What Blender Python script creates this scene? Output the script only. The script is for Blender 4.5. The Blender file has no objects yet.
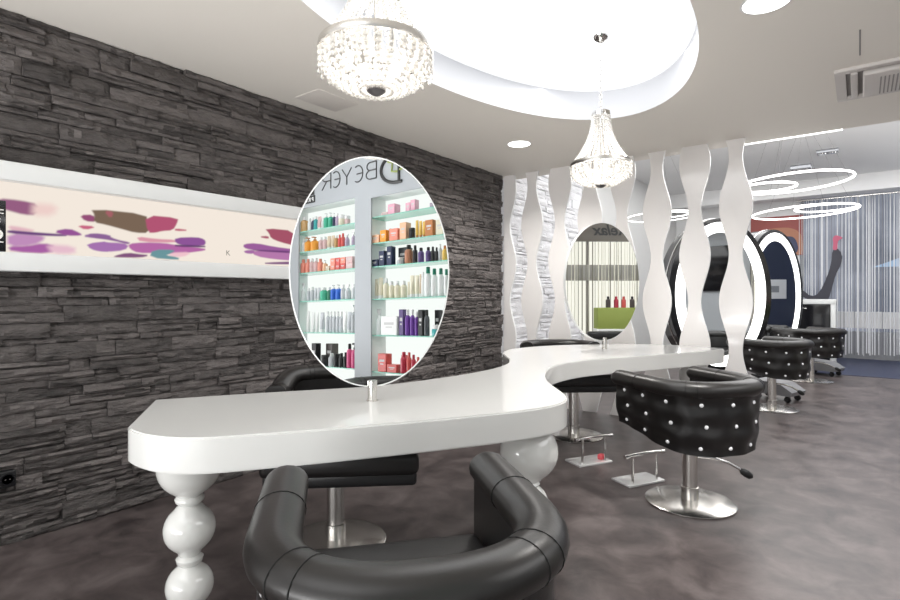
import bpy, bmesh, math, random
from mathutils import Vector, Matrix, noise
random.seed(7)
C = bpy.context.scene.collection
PI = math.pi
sc = bpy.context.scene

# ------------------------------------------------------------------ materials
def mat(name, color=(.8,.8,.8), rough=.5, metal=0., emit=None, es=0., spec=.5, coat=0., trans=0., alpha=1., bump=None, vary=None):
    m = bpy.data.materials.new(name); m.use_nodes = True
    nt = m.node_tree; p = nt.nodes['Principled BSDF']
    p.inputs['Base Color'].default_value = (*color, 1)
    p.inputs['Roughness'].default_value = rough
    p.inputs['Metallic'].default_value = metal
    p.inputs['Specular IOR Level'].default_value = spec
    p.inputs['Coat Weight'].default_value = coat
    p.inputs['Coat Roughness'].default_value = .05
    p.inputs['Transmission Weight'].default_value = trans
    p.inputs['Alpha'].default_value = alpha
    if emit:
        p.inputs['Emission Color'].default_value = (*emit, 1); p.inputs['Emission Strength'].default_value = es
    if bump or vary:
        tc = nt.nodes.new('ShaderNodeTexCoord')
        n = nt.nodes.new('ShaderNodeTexNoise'); n.inputs['Detail'].default_value = 6
        n.inputs['Scale'].default_value = (bump or vary)[0]
        nt.links.new(tc.outputs['Object'], n.inputs['Vector'])
        if bump:
            b = nt.nodes.new('ShaderNodeBump'); b.inputs['Strength'].default_value = bump[1]; b.inputs['Distance'].default_value = bump[2]
            nt.links.new(n.outputs['Fac'], b.inputs['Height']); nt.links.new(b.outputs['Normal'], p.inputs['Normal'])
        if vary:
            r = nt.nodes.new('ShaderNodeValToRGB')
            r.color_ramp.elements[0].position = .35; r.color_ramp.elements[1].position = .65
            r.color_ramp.elements[0].color = (*vary[1], 1); r.color_ramp.elements[1].color = (*vary[2], 1)
            n2 = nt.nodes.new('ShaderNodeTexNoise'); n2.inputs['Scale'].default_value = vary[0]; n2.inputs['Detail'].default_value = 5
            nt.links.new(tc.outputs['Object'], n2.inputs['Vector'])
            nt.links.new(n2.outputs['Fac'], r.inputs['Fac']); nt.links.new(r.outputs['Color'], p.inputs['Base Color'])
    return m

def stone_mat(name, dark, light, bumpd):
    m = bpy.data.materials.new(name); m.use_nodes = True
    nt = m.node_tree; L = nt.links.new; p = nt.nodes['Principled BSDF']
    g = nt.nodes.new('ShaderNodeNewGeometry'); tc = nt.nodes.new('ShaderNodeTexCoord')
    mp = nt.nodes.new('ShaderNodeMapping'); mp.inputs['Scale'].default_value = (1, 1, 3)
    L(tc.outputs['Object'], mp.inputs['Vector'])
    n = nt.nodes.new('ShaderNodeTexNoise'); n.inputs['Scale'].default_value = 9; n.inputs['Detail'].default_value = 8; n.inputs['Roughness'].default_value = .65
    L(mp.outputs['Vector'], n.inputs['Vector'])
    a = nt.nodes.new('ShaderNodeMath'); a.operation = 'MULTIPLY_ADD'; a.inputs[1].default_value = .45
    L(g.outputs['Random Per Island'], a.inputs[0]); L(n.outputs['Fac'], a.inputs[2])
    r = nt.nodes.new('ShaderNodeValToRGB'); r.color_ramp.elements[0].position = .35; r.color_ramp.elements[1].position = 1.
    r.color_ramp.elements[0].color = (*dark, 1); r.color_ramp.elements[1].color = (*light, 1)
    L(a.outputs[0], r.inputs['Fac']); L(r.outputs['Color'], p.inputs['Base Color'])
    n3 = nt.nodes.new('ShaderNodeTexNoise'); n3.inputs['Scale'].default_value = 14; n3.inputs['Detail'].default_value = 10; n3.inputs['Roughness'].default_value = .6
    L(mp.outputs['Vector'], n3.inputs['Vector'])
    b = nt.nodes.new('ShaderNodeBump'); b.inputs['Strength'].default_value = 1.; b.inputs['Distance'].default_value = bumpd
    L(n3.outputs['Fac'], b.inputs['Height']); L(b.outputs['Normal'], p.inputs['Normal'])
    p.inputs['Roughness'].default_value = .6
    return m

def floor_mat():
    m = bpy.data.materials.new('vinyl_floor'); m.use_nodes = True
    nt = m.node_tree; L = nt.links.new; p = nt.nodes['Principled BSDF']
    tc = nt.nodes.new('ShaderNodeTexCoord')
    n = nt.nodes.new('ShaderNodeTexNoise'); n.inputs['Scale'].default_value = 4.6; n.inputs['Detail'].default_value = 9; n.inputs['Distortion'].default_value = .5; n.inputs['Roughness'].default_value = .62
    L(tc.outputs['Object'], n.inputs['Vector'])
    n2 = nt.nodes.new('ShaderNodeTexNoise'); n2.inputs['Scale'].default_value = .7; n2.inputs['Detail'].default_value = 2
    L(tc.outputs['Object'], n2.inputs['Vector'])
    a = nt.nodes.new('ShaderNodeMath'); a.operation = 'MULTIPLY_ADD'; a.inputs[1].default_value = .35
    L(n2.outputs['Fac'], a.inputs[0]); L(n.outputs['Fac'], a.inputs[2])
    r = nt.nodes.new('ShaderNodeValToRGB'); e = r.color_ramp.elements
    e[0].position = .48; e[0].color = (.040, .032, .032, 1); e[1].position = .86; e[1].color = (.150, .126, .122, 1)
    x = e.new(.66); x.color = (.088, .071, .069, 1)
    L(a.outputs[0], r.inputs['Fac']); L(r.outputs['Color'], p.inputs['Base Color'])
    rr = nt.nodes.new('ShaderNodeMapRange'); rr.inputs['To Min'].default_value = .28; rr.inputs['To Max'].default_value = .5
    L(n.outputs['Fac'], rr.inputs['Value']); L(rr.outputs['Result'], p.inputs['Roughness'])
    return m

def emission_mat(name, color, s):
    m = bpy.data.materials.new(name); m.use_nodes = True
    nt = m.node_tree; nt.nodes.remove(nt.nodes['Principled BSDF'])
    e = nt.nodes.new('ShaderNodeEmission'); e.inputs['Color'].default_value = (*color, 1); e.inputs['Strength'].default_value = s
    nt.links.new(e.outputs[0], nt.nodes['Material Output'].inputs['Surface'])
    return m

def crystal_mat():
    m = bpy.data.materials.new('crystal'); m.use_nodes = True
    nt = m.node_tree; nt.nodes.remove(nt.nodes['Principled BSDF']); L = nt.links.new
    gl = nt.nodes.new('ShaderNodeBsdfGlossy'); gl.inputs['Roughness'].default_value = .08; gl.inputs['Color'].default_value = (1, 1, 1, 1)
    tr = nt.nodes.new('ShaderNodeBsdfTranslucent'); tr.inputs['Color'].default_value = (1, .98, .94, 1)
    tp = nt.nodes.new('ShaderNodeBsdfTransparent')
    m1 = nt.nodes.new('ShaderNodeMixShader'); m1.inputs[0].default_value = .45
    L(gl.outputs[0], m1.inputs[1]); L(tr.outputs[0], m1.inputs[2])
    m2 = nt.nodes.new('ShaderNodeMixShader'); m2.inputs[0].default_value = .22
    L(m1.outputs[0], m2.inputs[1]); L(tp.outputs[0], m2.inputs[2])
    L(m2.outputs[0], nt.nodes['Material Output'].inputs['Surface'])
    return m

M = {}
M['stone'] = stone_mat('dark_split_stone', (.026, .0225, .0215), (.180, .160, .153), .035)
M['pale_stone'] = stone_mat('pale_split_stone', (.66, .66, .68), (.84, .84, .86), .012)
M['floor'] = floor_mat()
M['ceiling'] = mat('ceiling_paint', (.83, .79, .73), .75, bump=(3, .08, .02))
M['white_ceiling'] = mat('rear_ceiling_paint', (.86, .86, .86), .8)
M['white'] = mat('white_paint', (.82, .82, .82), .5)
M['recess'] = mat('recess_paint', (.70, .71, .74), .5)
M['gloss_white'] = mat('gloss_white_lacquer', (.74, .74, .715), .12, coat=.5)
M['table_white'] = mat('table_lacquer', (.73, .73, .71), .16, coat=.4)
M['panel_white'] = mat('panel_lacquer', (.86, .835, .82), .16, coat=.3)
M['panel_edge'] = mat('panel_edge', (.88, .88, .88), .2)
M['frame_white'] = mat('frame_white', (.74, .75, .74), .3)
M['grey_wall'] = mat('grey_wall', (.40, .42, .445), .6)
M['leather'] = mat('black_leather', (.010, .009, .009), .36, spec=.5, bump=(160, .12, .002))
M['leather_brown'] = mat('roll_leather', (.012, .0105, .0098), .36, spec=.5, bump=(140, .12, .002))
M['seam'] = mat('seam_thread', (.006, .006, .006), .7)
M['chrome'] = mat('chrome', (.82, .81, .79), .08, 1.)
M['steel'] = mat('brushed_steel', (.70, .68, .65), .24, 1.)
M['dark_metal'] = mat('dark_metal', (.16, .15, .15), .35, .8)
M['plate'] = mat('satin_plate', (.86, .86, .86), .2, .4)
M['mirror'] = mat('mirror_glass', (.93, .95, .95), .0, 1.)
M['black'] = mat('black_plastic', (.012, .012, .013), .35)
M['black_gloss'] = mat('black_gloss', (.008, .008, .010), .12)
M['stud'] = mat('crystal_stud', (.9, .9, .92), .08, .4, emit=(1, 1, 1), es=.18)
M['crystal'] = crystal_mat()
M['glow'] = emission_mat('bulb_glow', (1, .93, .82), 6)
M['led'] = emission_mat('led_white', (1, .99, .97), 3.2)
M['led_ring'] = emission_mat('led_ring', (1, .98, .95), 6)
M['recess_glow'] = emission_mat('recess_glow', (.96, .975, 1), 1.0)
M['niche'] = emission_mat('lit_niche', (.97, 1., .96), .95)
M['print'] = emission_mat('backlit_print', (1, .95, .88), .82)
M['day'] = emission_mat('daylight_pane', (1, .97, .86), .95)
M['glass_edge'] = mat('glass_shelf', (.35, .75, .62), .1, trans=.3)
M['grey'] = mat('mid_grey', (.30, .31, .33), .6)
M['blue'] = mat('blue_floor_strip', (.022, .030, .075), .4)
M['grille'] = mat('grille_beige', (.62, .585, .56), .5)
M['far_wall'] = mat('far_wall_paint', (.62, .62, .61), .6)
M['slot'] = mat('slot_dark', (.30, .285, .275), .7)

# ------------------------------------------------------------------ geometry helpers
class MB:
    def __init__(s): s.v = []; s.f = []; s.m = []
    def add(s, v, f, mi=0):
        o = len(s.v); s.v += [tuple(x) for x in v]
        for q in f: s.f.append(tuple(i+o for i in q)); s.m.append(mi)
        return s
    def box(s, x0, x1, y0, y1, z0, z1, mi=0, mx=None):
        v = [Vector((x, y, z)) for z in (z0, z1) for y in (y0, y1) for x in (x0, x1)]
        if mx: v = [mx @ p for p in v]
        return s.add(v, [(0,2,3,1),(4,5,7,6),(0,1,5,4),(2,6,7,3),(0,4,6,2),(1,3,7,5)], mi)
    def rbox(s, x0, x1, y0, y1, z0, z1, r, mi=0, mx=None, n=3):
        bm = bmesh.new(); bmesh.ops.create_cube(bm, size=1)
        for v in bm.verts: v.co = Vector(((x0+x1)/2+v.co.x*(x1-x0), (y0+y1)/2+v.co.y*(y1-y0), (z0+z1)/2+v.co.z*(z1-z0)))
        bmesh.ops.bevel(bm, geom=bm.edges[:], offset=r, segments=n, affect='EDGES', profile=.5)
        s.bm(bm, mi, mx); return s
    def bm(s, bm, mi=0, mx=None):
        bm.verts.index_update()
        s.add([(mx @ v.co if mx else v.co.copy()) for v in bm.verts], [[v.index for v in f.verts] for f in bm.faces], mi); bm.free()
    def lathe(s, prof, n=32, c=(0,0,0), mi=0, mx=None, caps=True):
        v = []; f = []
        for r, z in prof:
            for k in range(n):
                a = 2*PI*k/n; p = Vector((c[0]+r*math.cos(a), c[1]+r*math.sin(a), c[2]+z)); v.append(mx @ p if mx else p)
        for i in range(len(prof)-1):
            for k in range(n):
                k2 = (k+1) % n; f.append((i*n+k, i*n+k2, (i+1)*n+k2, (i+1)*n+k))
        if caps:
            f.append(tuple(range(n-1, -1, -1))); f.append(tuple((len(prof)-1)*n+k for k in range(n)))
        return s.add(v, f, mi)
    def tube(s, pts, r, n=12, mi=0, closed=False, rs=None, caps=True):
        pts = [Vector(p) for p in pts]; N = len(pts); v = []; f = []; up = None
        for i, p in enumerate(pts):
            t = (pts[(i+1) % N]-pts[i-1]) if closed else (pts[min(i+1, N-1)]-pts[max(i-1, 0)])
            t.normalize()
            if up is None:
                up = Vector((0,0,1)) if abs(t.z) < .9 else Vector((1,0,0))
            sd = t.cross(up); sd.normalize(); u = sd.cross(t); up = u
            rr = rs[i] if rs else r
            for k in range(n):
                a = 2*PI*k/n; v.append(p+sd*(rr*math.cos(a))+u*(rr*math.sin(a)))
        for i in range(N if closed else N-1):
            j = (i+1) % N
            for k in range(n):
                k2 = (k+1) % n; f.append((i*n+k, j*n+k, j*n+k2, i*n+k2))
        if caps and not closed:
            f.append(tuple(range(n))); f.append(tuple((N-1)*n+k for k in range(n-1, -1, -1)))
        return s.add(v, f, mi)
    def prism(s, poly, z0, z1, mi=0, side_mi=None, mx=None):
        n = len(poly); v = [Vector((x, y, z0)) for x, y in poly]+[Vector((x, y, z1)) for x, y in poly]
        if mx: v = [mx @ p for p in v]
        s.add(v, [tuple(range(n-1, -1, -1)), tuple(range(n, 2*n))], mi)
        s.add(v, [(i, (i+1) % n, n+(i+1) % n, n+i) for i in range(n)], mi if side_mi is None else side_mi)
        return s
    def ball(s, c, r, sub=1, mi=0, sc3=(1,1,1)):
        bm = bmesh.new(); bmesh.ops.create_icosphere(bm, subdivisions=sub, radius=r)
        for v in bm.verts: v.co = Vector((v.co.x*sc3[0]+c[0], v.co.y*sc3[1]+c[1], v.co.z*sc3[2]+c[2]))
        s.bm(bm, mi); return s
    def mesh(s, name, mats, smooth=True, angle=40):
        me = bpy.data.meshes.new(name); me.from_pydata(s.v, [], s.f)
        for m in mats: me.materials.append(M[m] if isinstance(m, str) else m)
        me.polygons.foreach_set('material_index', s.m)
        bm = bmesh.new(); bm.from_mesh(me); bmesh.ops.remove_doubles(bm, verts=bm.verts, dist=1e-6)
        bmesh.ops.recalc_face_normals(bm, faces=bm.faces); bm.to_mesh(me); bm.free()
        if smooth:
            me.polygons.foreach_set('use_smooth', [True]*len(me.polygons)); me.set_sharp_from_angle(angle=math.radians(angle))
        me.update(); return me
    def build(s, name, mats, parent=None, smooth=True, angle=40):
        if not isinstance(mats, (list, tuple)): mats = [mats]
        return link(name, s.mesh(name, mats, smooth, angle), parent)

def link(name, me, parent=None):
    o = bpy.data.objects.new(name, me); C.objects.link(o); o.parent = parent; return o
def tag(o, label, cat, group=None, kind=None):
    o['label'] = label; o['category'] = cat
    if group: o['group'] = group
    if kind: o['kind'] = kind
    return o
def struct(o): o['kind'] = 'structure'; return o
def empty(name, loc=(0,0,0), rz=0.):
    o = bpy.data.objects.new(name, None); C.objects.link(o); o.location = loc; o.rotation_euler = (0,0,rz); o.empty_display_size = .1; return o
def copy_tree(o, parent=None):
    c = o.copy(); C.objects.link(c); c.parent = parent
    for ch in list(o.children): copy_tree(ch, c)
    return c
def text_mesh(s, size, extrude=.002, offset=0., shear=0.):
    cu = bpy.data.curves.new('txt', 'FONT'); cu.body = s; cu.size = size; cu.extrude = extrude; cu.offset = offset; cu.shear = shear
    o = bpy.data.objects.new('txt', cu); C.objects.link(o)
    bpy.context.view_layer.update()
    me = bpy.data.meshes.new_from_object(o.evaluated_get(bpy.context.evaluated_depsgraph_get()))
    bpy.data.objects.remove(o); bpy.data.curves.remove(cu); return me

# ------------------------------------------------------------------ measurements (metres; camera above the origin)
WX, PY, CZ, RZ = -3.46, 5.55, 2.735, 3.55     # left wall, partition, front ceiling, raised ceiling
BY, EX = 13.3, 4.0                            # far shopfront, right wall
TZ, TT = .79, .126                             # counter top and thickness

# ------------------------------------------------------------------ camera
cam = bpy.data.cameras.new('camera'); co = bpy.data.objects.new('camera', cam); C.objects.link(co)
cam.sensor_width = 36; cam.lens = 531/900*36; cam.shift_y = -4/900
cam.clip_start = .05; cam.clip_end = 60
co.location = (0, 0, 1.27); co.rotation_euler = (PI/2, 0, math.atan(410/531)); sc.camera = co

# ------------------------------------------------------------------ room shell
struct(MB().box(WX-.2, EX+.2, -4, BY+.6, -.1, 0).build('floor', 'floor', smooth=False))
struct(MB().box(-1.6, EX, 10.6, BY+.2, .0, .006).build('trim_1', 'blue', smooth=False))  # flat blue strip over the far floor, below the string curtain

def stone_wall(name, x, y0, y1, z1, m, hmin, hmax, lmin, lmax, prot, cell=.07):
    mb = MB(); mb.box(x-.15, x-.02, y0, y1, 0, z1)
    z = 0.
    while z < z1-.01:
        h = random.uniform(hmin, hmax)
        if z+h > z1-.02: h = z1-z
        y = y0-random.uniform(0, lmax*.5)
        while y < y1:
            l = random.uniform(lmin, lmax); a, b = max(y, y0), min(y+l, y1); y += l
            if b-a < .01: continue
            parts = [(z, z+h)]
            if random.random() < .42 and h > .05:
                k = z+h*random.uniform(.35, .65); parts = [(z, k), (k, z+h)]
            for p0, p1 in parts:
                d = random.uniform(.25, 1)*prot; e = .0015
                ny = max(2, int((b-a)/cell)+1); nz = 3 if p1-p0 < .05 else 4; v = []; f = []
                tx, tz = random.uniform(-.012, .012), random.uniform(-.010, .010); s0 = random.uniform(0, 99)
                for j in range(nz+1):
                    for i in range(ny+1):
                        edge = i in (0, ny) or j in (0, nz)
                        jx = (-random.uniform(.003, .012) if edge else random.uniform(-.007, .008))+.007*noise.noise((i*cell*9+s0, j*.45, s0))+tx*(i/ny-.5)+tz*(j/nz-.5)
                        yy = a+e+(b-a-2*e)*i/ny; zz = p0+e+(p1-p0-2*e)*j/nz
                        if 0 < i < ny: zz += random.uniform(-.0012, .0012)
                        v.append((x-.02+d+jx, yy, zz))
                W = ny+1
                for j in range(nz):
                    for i in range(ny): f.append((j*W+i, j*W+i+1, (j+1)*W+i+1, (j+1)*W+i))
                o = len(v)
                ring = [i for i in range(W)]+[j*W+ny for j in range(1, nz+1)]+[nz*W+i for i in range(ny-1, -1, -1)]+[j*W for j in range(nz-1, 0, -1)]
                v += [(x-.03, v[i][1], v[i][2]) for i in ring]
                n = len(ring)
                for k in range(n): f.append((ring[k], o+k, o+(k+1) % n, ring[(k+1) % n]))
                mb.add(v, f)
        z += h
    o = mb.build(name, m, smooth=True, angle=22); return struct(o)
stone_wall('wall_left', WX, -.6, PY-.02, CZ, 'stone', .03, .10, .10, .46, .042, .035)
struct(MB().box(WX-.2, WX, 7.9, BY, 0, RZ).build('wall_left_far', 'far_wall', smooth=False))
stone_wall('wall_left_rear', WX, PY+.1, 7.9, RZ, 'pale_stone', .07, .16, .3, .9, .03)

# front ceiling: slab with an elliptical opening and a lit recess above
EC, EA, EB, RH = (-1.5, 2.6), .84, 1.7, .235
SX0, SX1, SY0, SY1 = WX-.1, .62, .3, 5.80
def ell(n, a, b): return [(EC[0]+a*math.cos(2*PI*k/n), EC[1]+b*math.sin(2*PI*k/n)) for k in range(n)]
N = 96; E = ell(N, EA, EB); O = []
for k in range(N):
    dx, dy = math.cos(2*PI*k/N), math.sin(2*PI*k/N)
    t = min(((SX1-EC[0])/dx if dx > 1e-9 else (SX0-EC[0])/dx if dx < -1e-9 else 1e9), ((SY1-EC[1])/dy if dy > 1e-9 else (SY0-EC[1])/dy if dy < -1e-9 else 1e9))
    O.append((EC[0]+dx*t, EC[1]+dy*t))
# make sure the slab's corners are kept
for cx_, cy_ in ((SX0,SY0),(SX0,SY1),(SX1,SY0),(SX1,SY1)):
    i = min(range(N), key=lambda k: (O[k][0]-cx_)**2+(O[k][1]-cy_)**2); O[i] = (cx_, cy_)
mb = MB()
for z in (CZ, CZ+.05):
    mb.add([(x, y, z) for x, y in E]+[(x, y, z) for x, y in O], [(k, (k+1) % N, N+(k+1) % N, N+k) for k in range(N)])
mb.add([(x, y, CZ) for x, y in O]+[(x, y, CZ+.3) for x, y in O], [(k, (k+1) % N, N+(k+1) % N, N+k) for k in range(N)])
struct(mb.build('ceiling', 'ceiling', smooth=False))
mb = MB(); mb.add([(x, y, CZ) for x, y in E]+[(x, y, CZ+RH) for x, y in E], [(k, (k+1) % N, N+(k+1) % N, N+k) for k in range(N)])
struct(mb.build('trim_2', 'recess', angle=60))
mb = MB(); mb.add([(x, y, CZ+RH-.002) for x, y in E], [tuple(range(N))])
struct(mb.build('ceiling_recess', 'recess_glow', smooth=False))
struct(MB().box(SX1, EX+.2, .85, SY1, CZ, CZ+.3).build('ceiling_right', 'ceiling', smooth=False))
# raised ceiling over the rest
mb = MB(); mb.box(WX-.2, EX+.2, SY1-.05, BY+.6, RZ, RZ+.1); mb.box(WX-.2, EX+.2, -4, SY0, RZ, RZ+.1); mb.box(SX1, EX+.2, SY0, .86, RZ, RZ+.1)
struct(mb.build('ceiling_rear', 'white_ceiling', smooth=False))
struct(MB().box(WX, EX, BY-.75, BY-.35, 3.24, RZ).build('trim_3', 'white_ceiling', smooth=False))   # bulkhead in front of the curtain
struct(MB().box(WX-.1, -1.0, BY, BY+.2, 0, RZ).build('wall_far', 'white_ceiling', smooth=False))
struct(MB().box(-.99, EX+.2, BY+.25, BY+.4, 0, .55).build('wall_far_low', 'grey', smooth=False))

# right wall: fascia and bright shop windows (seen in the further mirror)
mb = MB(); mb.box(EX, EX+.2, 1.0, 5.7, 0, RZ); mb.box(EX, EX+.2, 9.2, BY+.6, 0, RZ); mb.box(EX, EX+.2, 5.7, 9.2, 0, .25); mb.box(EX, EX+.2, 5.7, 9.2, 3.1, RZ)
struct(mb.build('wall_right', 'grey_wall', smooth=False))
mb = MB(); mb.box(EX+.10, EX+.12, 5.7, 9.2, .25, 3.1); 
w1 = struct(mb.build('window_1', 'day', smooth=False))
mb = MB()
for y in (5.7, 6.3, 7.45, 8.4, 9.15): mb.box(EX+.02, EX+.09, y, y+.05, .25, 3.1)
mb.box(EX+.02, EX+.09, 5.7, 9.2, .22, .27)
mb.build('window_frame', 'slot', w1, smooth=False)
fas = tag(MB().box(EX-.04, EX, 5.75, 7.22, 2.37, 3.0).build('fascia_board', mat('fascia', (.15, .135, .115), .6), smooth=False), 'dark brown fascia board carrying cursive lettering above the bright shop window', 'sign board')
lm = text_mesh('Relax', .31, .004, .006, .25)
lm.materials.append(M['black'])
lo = link('lettering', lm, fas); lo.matrix_world = Matrix.Translation((EX-.05, 7.12, 2.50)) @ Matrix.Rotation(-PI/2, 4, 'Z') @ Matrix.Rotation(PI/2, 4, 'X')
PRINT = [
 ((150, 95, 130), 0.01, [(0.722,1.759),(0.813,1.762),(0.891,1.752),(0.880,1.698),(0.829,1.693),(0.764,1.707),(0.722,1.719)]),
 ((238, 208, 202), 0.03, [(0.868,1.756),(0.973,1.759),(0.956,1.703),(0.863,1.694)]),
 ((226, 182, 192), 0.012, [(0.764,1.626),(0.813,1.624),(0.885,1.611),(0.785,1.601)]),
 ((192, 142, 187), 0.014, [(0.764,1.589),(0.897,1.591),(0.920,1.575),(0.868,1.536),(0.764,1.521)]),
 ((168, 98, 163), 0.01, [(0.764,1.521),(0.840,1.527),(0.914,1.550),(0.967,1.536),(0.944,1.498),(0.780,1.498)]),
 ((230, 190, 205), 0.02, [(0.926,1.544),(1.053,1.542),(1.053,1.505),(0.950,1.499)]),
 ((110, 72, 125), 0.007, [(0.764,1.604),(0.840,1.603),(0.956,1.603),(1.016,1.605),(1.010,1.597),(0.897,1.591),(0.764,1.591)]),
 ((150, 85, 150), 0.007, [(0.956,1.617),(1.028,1.639),(1.079,1.618),(1.085,1.608),(1.016,1.601)]),
 ((150, 80, 120), 0.007, [(1.079,1.718),(1.144,1.728),(1.157,1.692),(1.104,1.690)]),
 ((200, 100, 130), 0.007, [(1.066,1.661),(1.157,1.663),(1.104,1.641)]),
 ((150, 110, 160), 0.007, [(1.092,1.604),(1.144,1.624),(1.228,1.621),(1.228,1.605),(1.144,1.599)]),
 ((158, 108, 174), 0.007, [(1.111,1.561),(1.228,1.586),(1.228,1.528),(1.170,1.527),(1.130,1.539)]),
 ((122, 102, 86), 0.007, [(1.134,1.761),(1.423,1.764),(1.431,1.712),(1.439,1.656),(1.363,1.650),(1.291,1.665),(1.207,1.682),(1.147,1.689),(1.153,1.727)]),
 ((165, 98, 104), 0.008, [(1.200,1.757),(1.245,1.758),(1.231,1.720)]),
 ((178, 86, 116), 0.007, [(1.419,1.759),(1.614,1.764),(1.606,1.731),(1.581,1.686),(1.517,1.676),(1.477,1.661),(1.435,1.657)]),
 ((190, 100, 120), 0.007, [(1.598,1.696),(1.686,1.694),(1.598,1.683)]),
 ((140, 100, 150), 0.007, [(1.127,1.619),(1.207,1.619),(1.263,1.596),(1.334,1.587),(1.320,1.577),(1.249,1.593),(1.127,1.602)]),
 ((165, 115, 175), 0.007, [(1.127,1.566),(1.249,1.580),(1.327,1.574),(1.305,1.541),(1.207,1.525),(1.127,1.536)]),
 ((218, 152, 168), 0.007, [(1.371,1.625),(1.485,1.619),(1.598,1.624),(1.598,1.610),(1.393,1.597)]),
 ((180, 105, 165), 0.007, [(1.327,1.578),(1.408,1.592),(1.533,1.598),(1.598,1.591),(1.788,1.583),(1.790,1.573),(1.699,1.555),(1.598,1.536),(1.485,1.537),(1.378,1.530),(1.334,1.551)]),
 ((142, 86, 152), 0.007, [(1.598,1.637),(1.734,1.653),(1.783,1.644),(1.795,1.623),(1.779,1.602),(1.648,1.594),(1.598,1.608)]),
 ((96, 58, 108), 0.007, [(1.598,1.593),(1.788,1.601),(1.790,1.593),(1.598,1.585)]),
 ((240, 195, 205), 0.01, [(1.565,1.540),(1.699,1.553),(1.648,1.522),(1.565,1.520)]),
 ((130, 85, 125), 0.007, [(1.249,1.501),(1.320,1.525),(1.393,1.519),(1.439,1.518),(1.393,1.503),(1.263,1.497)]),
 ((108, 150, 156), 0.007, [(1.462,1.552),(1.598,1.561),(1.565,1.538),(1.533,1.523),(1.618,1.513),(1.614,1.501),(1.446,1.506)]),
 ((165, 85, 105), 0.007, [(2.238,1.763),(2.497,1.767),(2.497,1.657),(2.364,1.675),(2.287,1.697),(2.275,1.729)]),
 ((170, 90, 110), 0.007, [(2.189,1.697),(2.262,1.708),(2.269,1.690)]),
 ((155, 95, 155), 0.007, [(2.071,1.634),(2.165,1.648),(2.313,1.632),(2.497,1.625),(2.497,1.608),(2.238,1.603),(2.117,1.601),(2.069,1.612)]),
 ((182, 122, 172), 0.007, [(2.117,1.595),(2.497,1.609),(2.497,1.542),(2.313,1.544),(2.165,1.557)]),
 ((110, 65, 118), 0.007, [(2.117,1.599),(2.497,1.611),(2.497,1.600),(2.213,1.595)]),
 ((130, 90, 130), 0.007, [(2.238,1.512),(2.497,1.533),(2.497,1.514),(2.244,1.505)]),
 ((165, 110, 165), 0.007, [(2.071,1.588),(2.153,1.599),(2.141,1.572),(2.083,1.573)]),
]

# ------------------------------------------------------------------ lit display niche on the stone wall
def on_wall(px_u, z, x): return (x, px_u, z)
NX = WX+.095
lb = tag(empty('display_box', (WX, 1.9, 1.4)), 'long white illuminated display box with a purple and cream picture on the dark stone wall', 'display box')
lb_in = Matrix.Translation((-WX, -1.9, -1.4))
def lbuild(mb, name, mats, par=lb, **k):
    o = mb.build(name, mats, par, **k); o.matrix_local = lb_in if par is lb else Matrix(); return o
Y0, Y1, Zb, Zt = .35, 3.55, 1.395, 1.945
mb = MB()
mb.rbox(WX-.02, NX, Y0, Y1, 1.85, Zt, .006); mb.rbox(WX-.02, NX, Y0, Y1, Zb, 1.49, .006)
mb.rbox(WX-.02, NX, Y0, Y0+.1, 1.48, 1.86, .006); mb.rbox(WX-.02, NX, Y1-.1, Y1, 1.48, 1.86, .006)
lbuild(mb, 'frame', 'frame_white')
pr = lbuild(MB().box(WX-.02, WX+.030, Y0+.05, Y1-.05, 1.48, 1.86), 'picture', 'print', smooth=False)
def chaikin(p, n=2):
    for _ in range(n):
        q = []
        for i in range(len(p)):
            a, b = p[i], p[(i+1) % len(p)]
            q += [(a[0]*.75+b[0]*.25, a[1]*.75+b[1]*.25), (a[0]*.25+b[0]*.75, a[1]*.25+b[1]*.75)]
        p = q
    return p
# soft printed shapes: a colour attribute on a fine grid
def lin(c): return [((x/255+.055)/1.055)**2.4 if x > 10 else x/3294 for x in c]
def sdist(p, poly):
    d = 1e9; ins = False; n = len(poly)
    for i in range(n):
        ax_, ay_ = poly[i]; bx_, by_ = poly[(i+1) % n]
        ex, ey = bx_-ax_, by_-ay_; wx, wy = p[0]-ax_, p[1]-ay_
        t = max(0, min(1, (wx*ex+wy*ey)/(ex*ex+ey*ey+1e-12))); dd = (wx-ex*t)**2+(wy-ey*t)**2
        d = min(d, dd)
        if (ay_ > p[1]) != (by_ > p[1]) and p[0] < (bx_-ax_)*(p[1]-ay_)/(by_-ay_)+ax_: ins = not ins
    return math.sqrt(d)*(1 if ins else -1)
PP = [(lin(c), s, chaikin(p, 1), min(a for a, b in p)-s, max(a for a, b in p)+s, min(b for a, b in p)-s, max(b for a, b in p)+s) for c, s, p in PRINT]
gy, gz = 620, 84; v = []; cols = []
for j in range(gz+1):
    for i in range(gy+1):
        y = Y0+.06+(Y1-Y0-.12)*i/gy; z = 1.485+.37*j/gz; c_ = lin((244, 233, 221)); v.append((WX+.0305, y, z))
        for cc, s, p, a0, a1, b0, b1 in PP:
            if a0 < y < a1 and b0 < z < b1:
                k = max(0, min(1, (sdist((y, z), p)+.0025)/s*.6+.5)); k = k*k*(3-2*k); c_ = [x+(q-x)*k for x, q in zip(c_, cc)]
        cols += list(c_)+[1.]
pm = MB().add(v, [(j*(gy+1)+i, j*(gy+1)+i+1, (j+1)*(gy+1)+i+1, (j+1)*(gy+1)+i) for j in range(gz) for i in range(gy)])
pme = bpy.data.meshes.new('printed_shapes'); pme.from_pydata(pm.v, [], pm.f)
at_ = pme.color_attributes.new('print', 'FLOAT_COLOR', 'POINT'); at_.data.foreach_set('color', cols)
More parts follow.
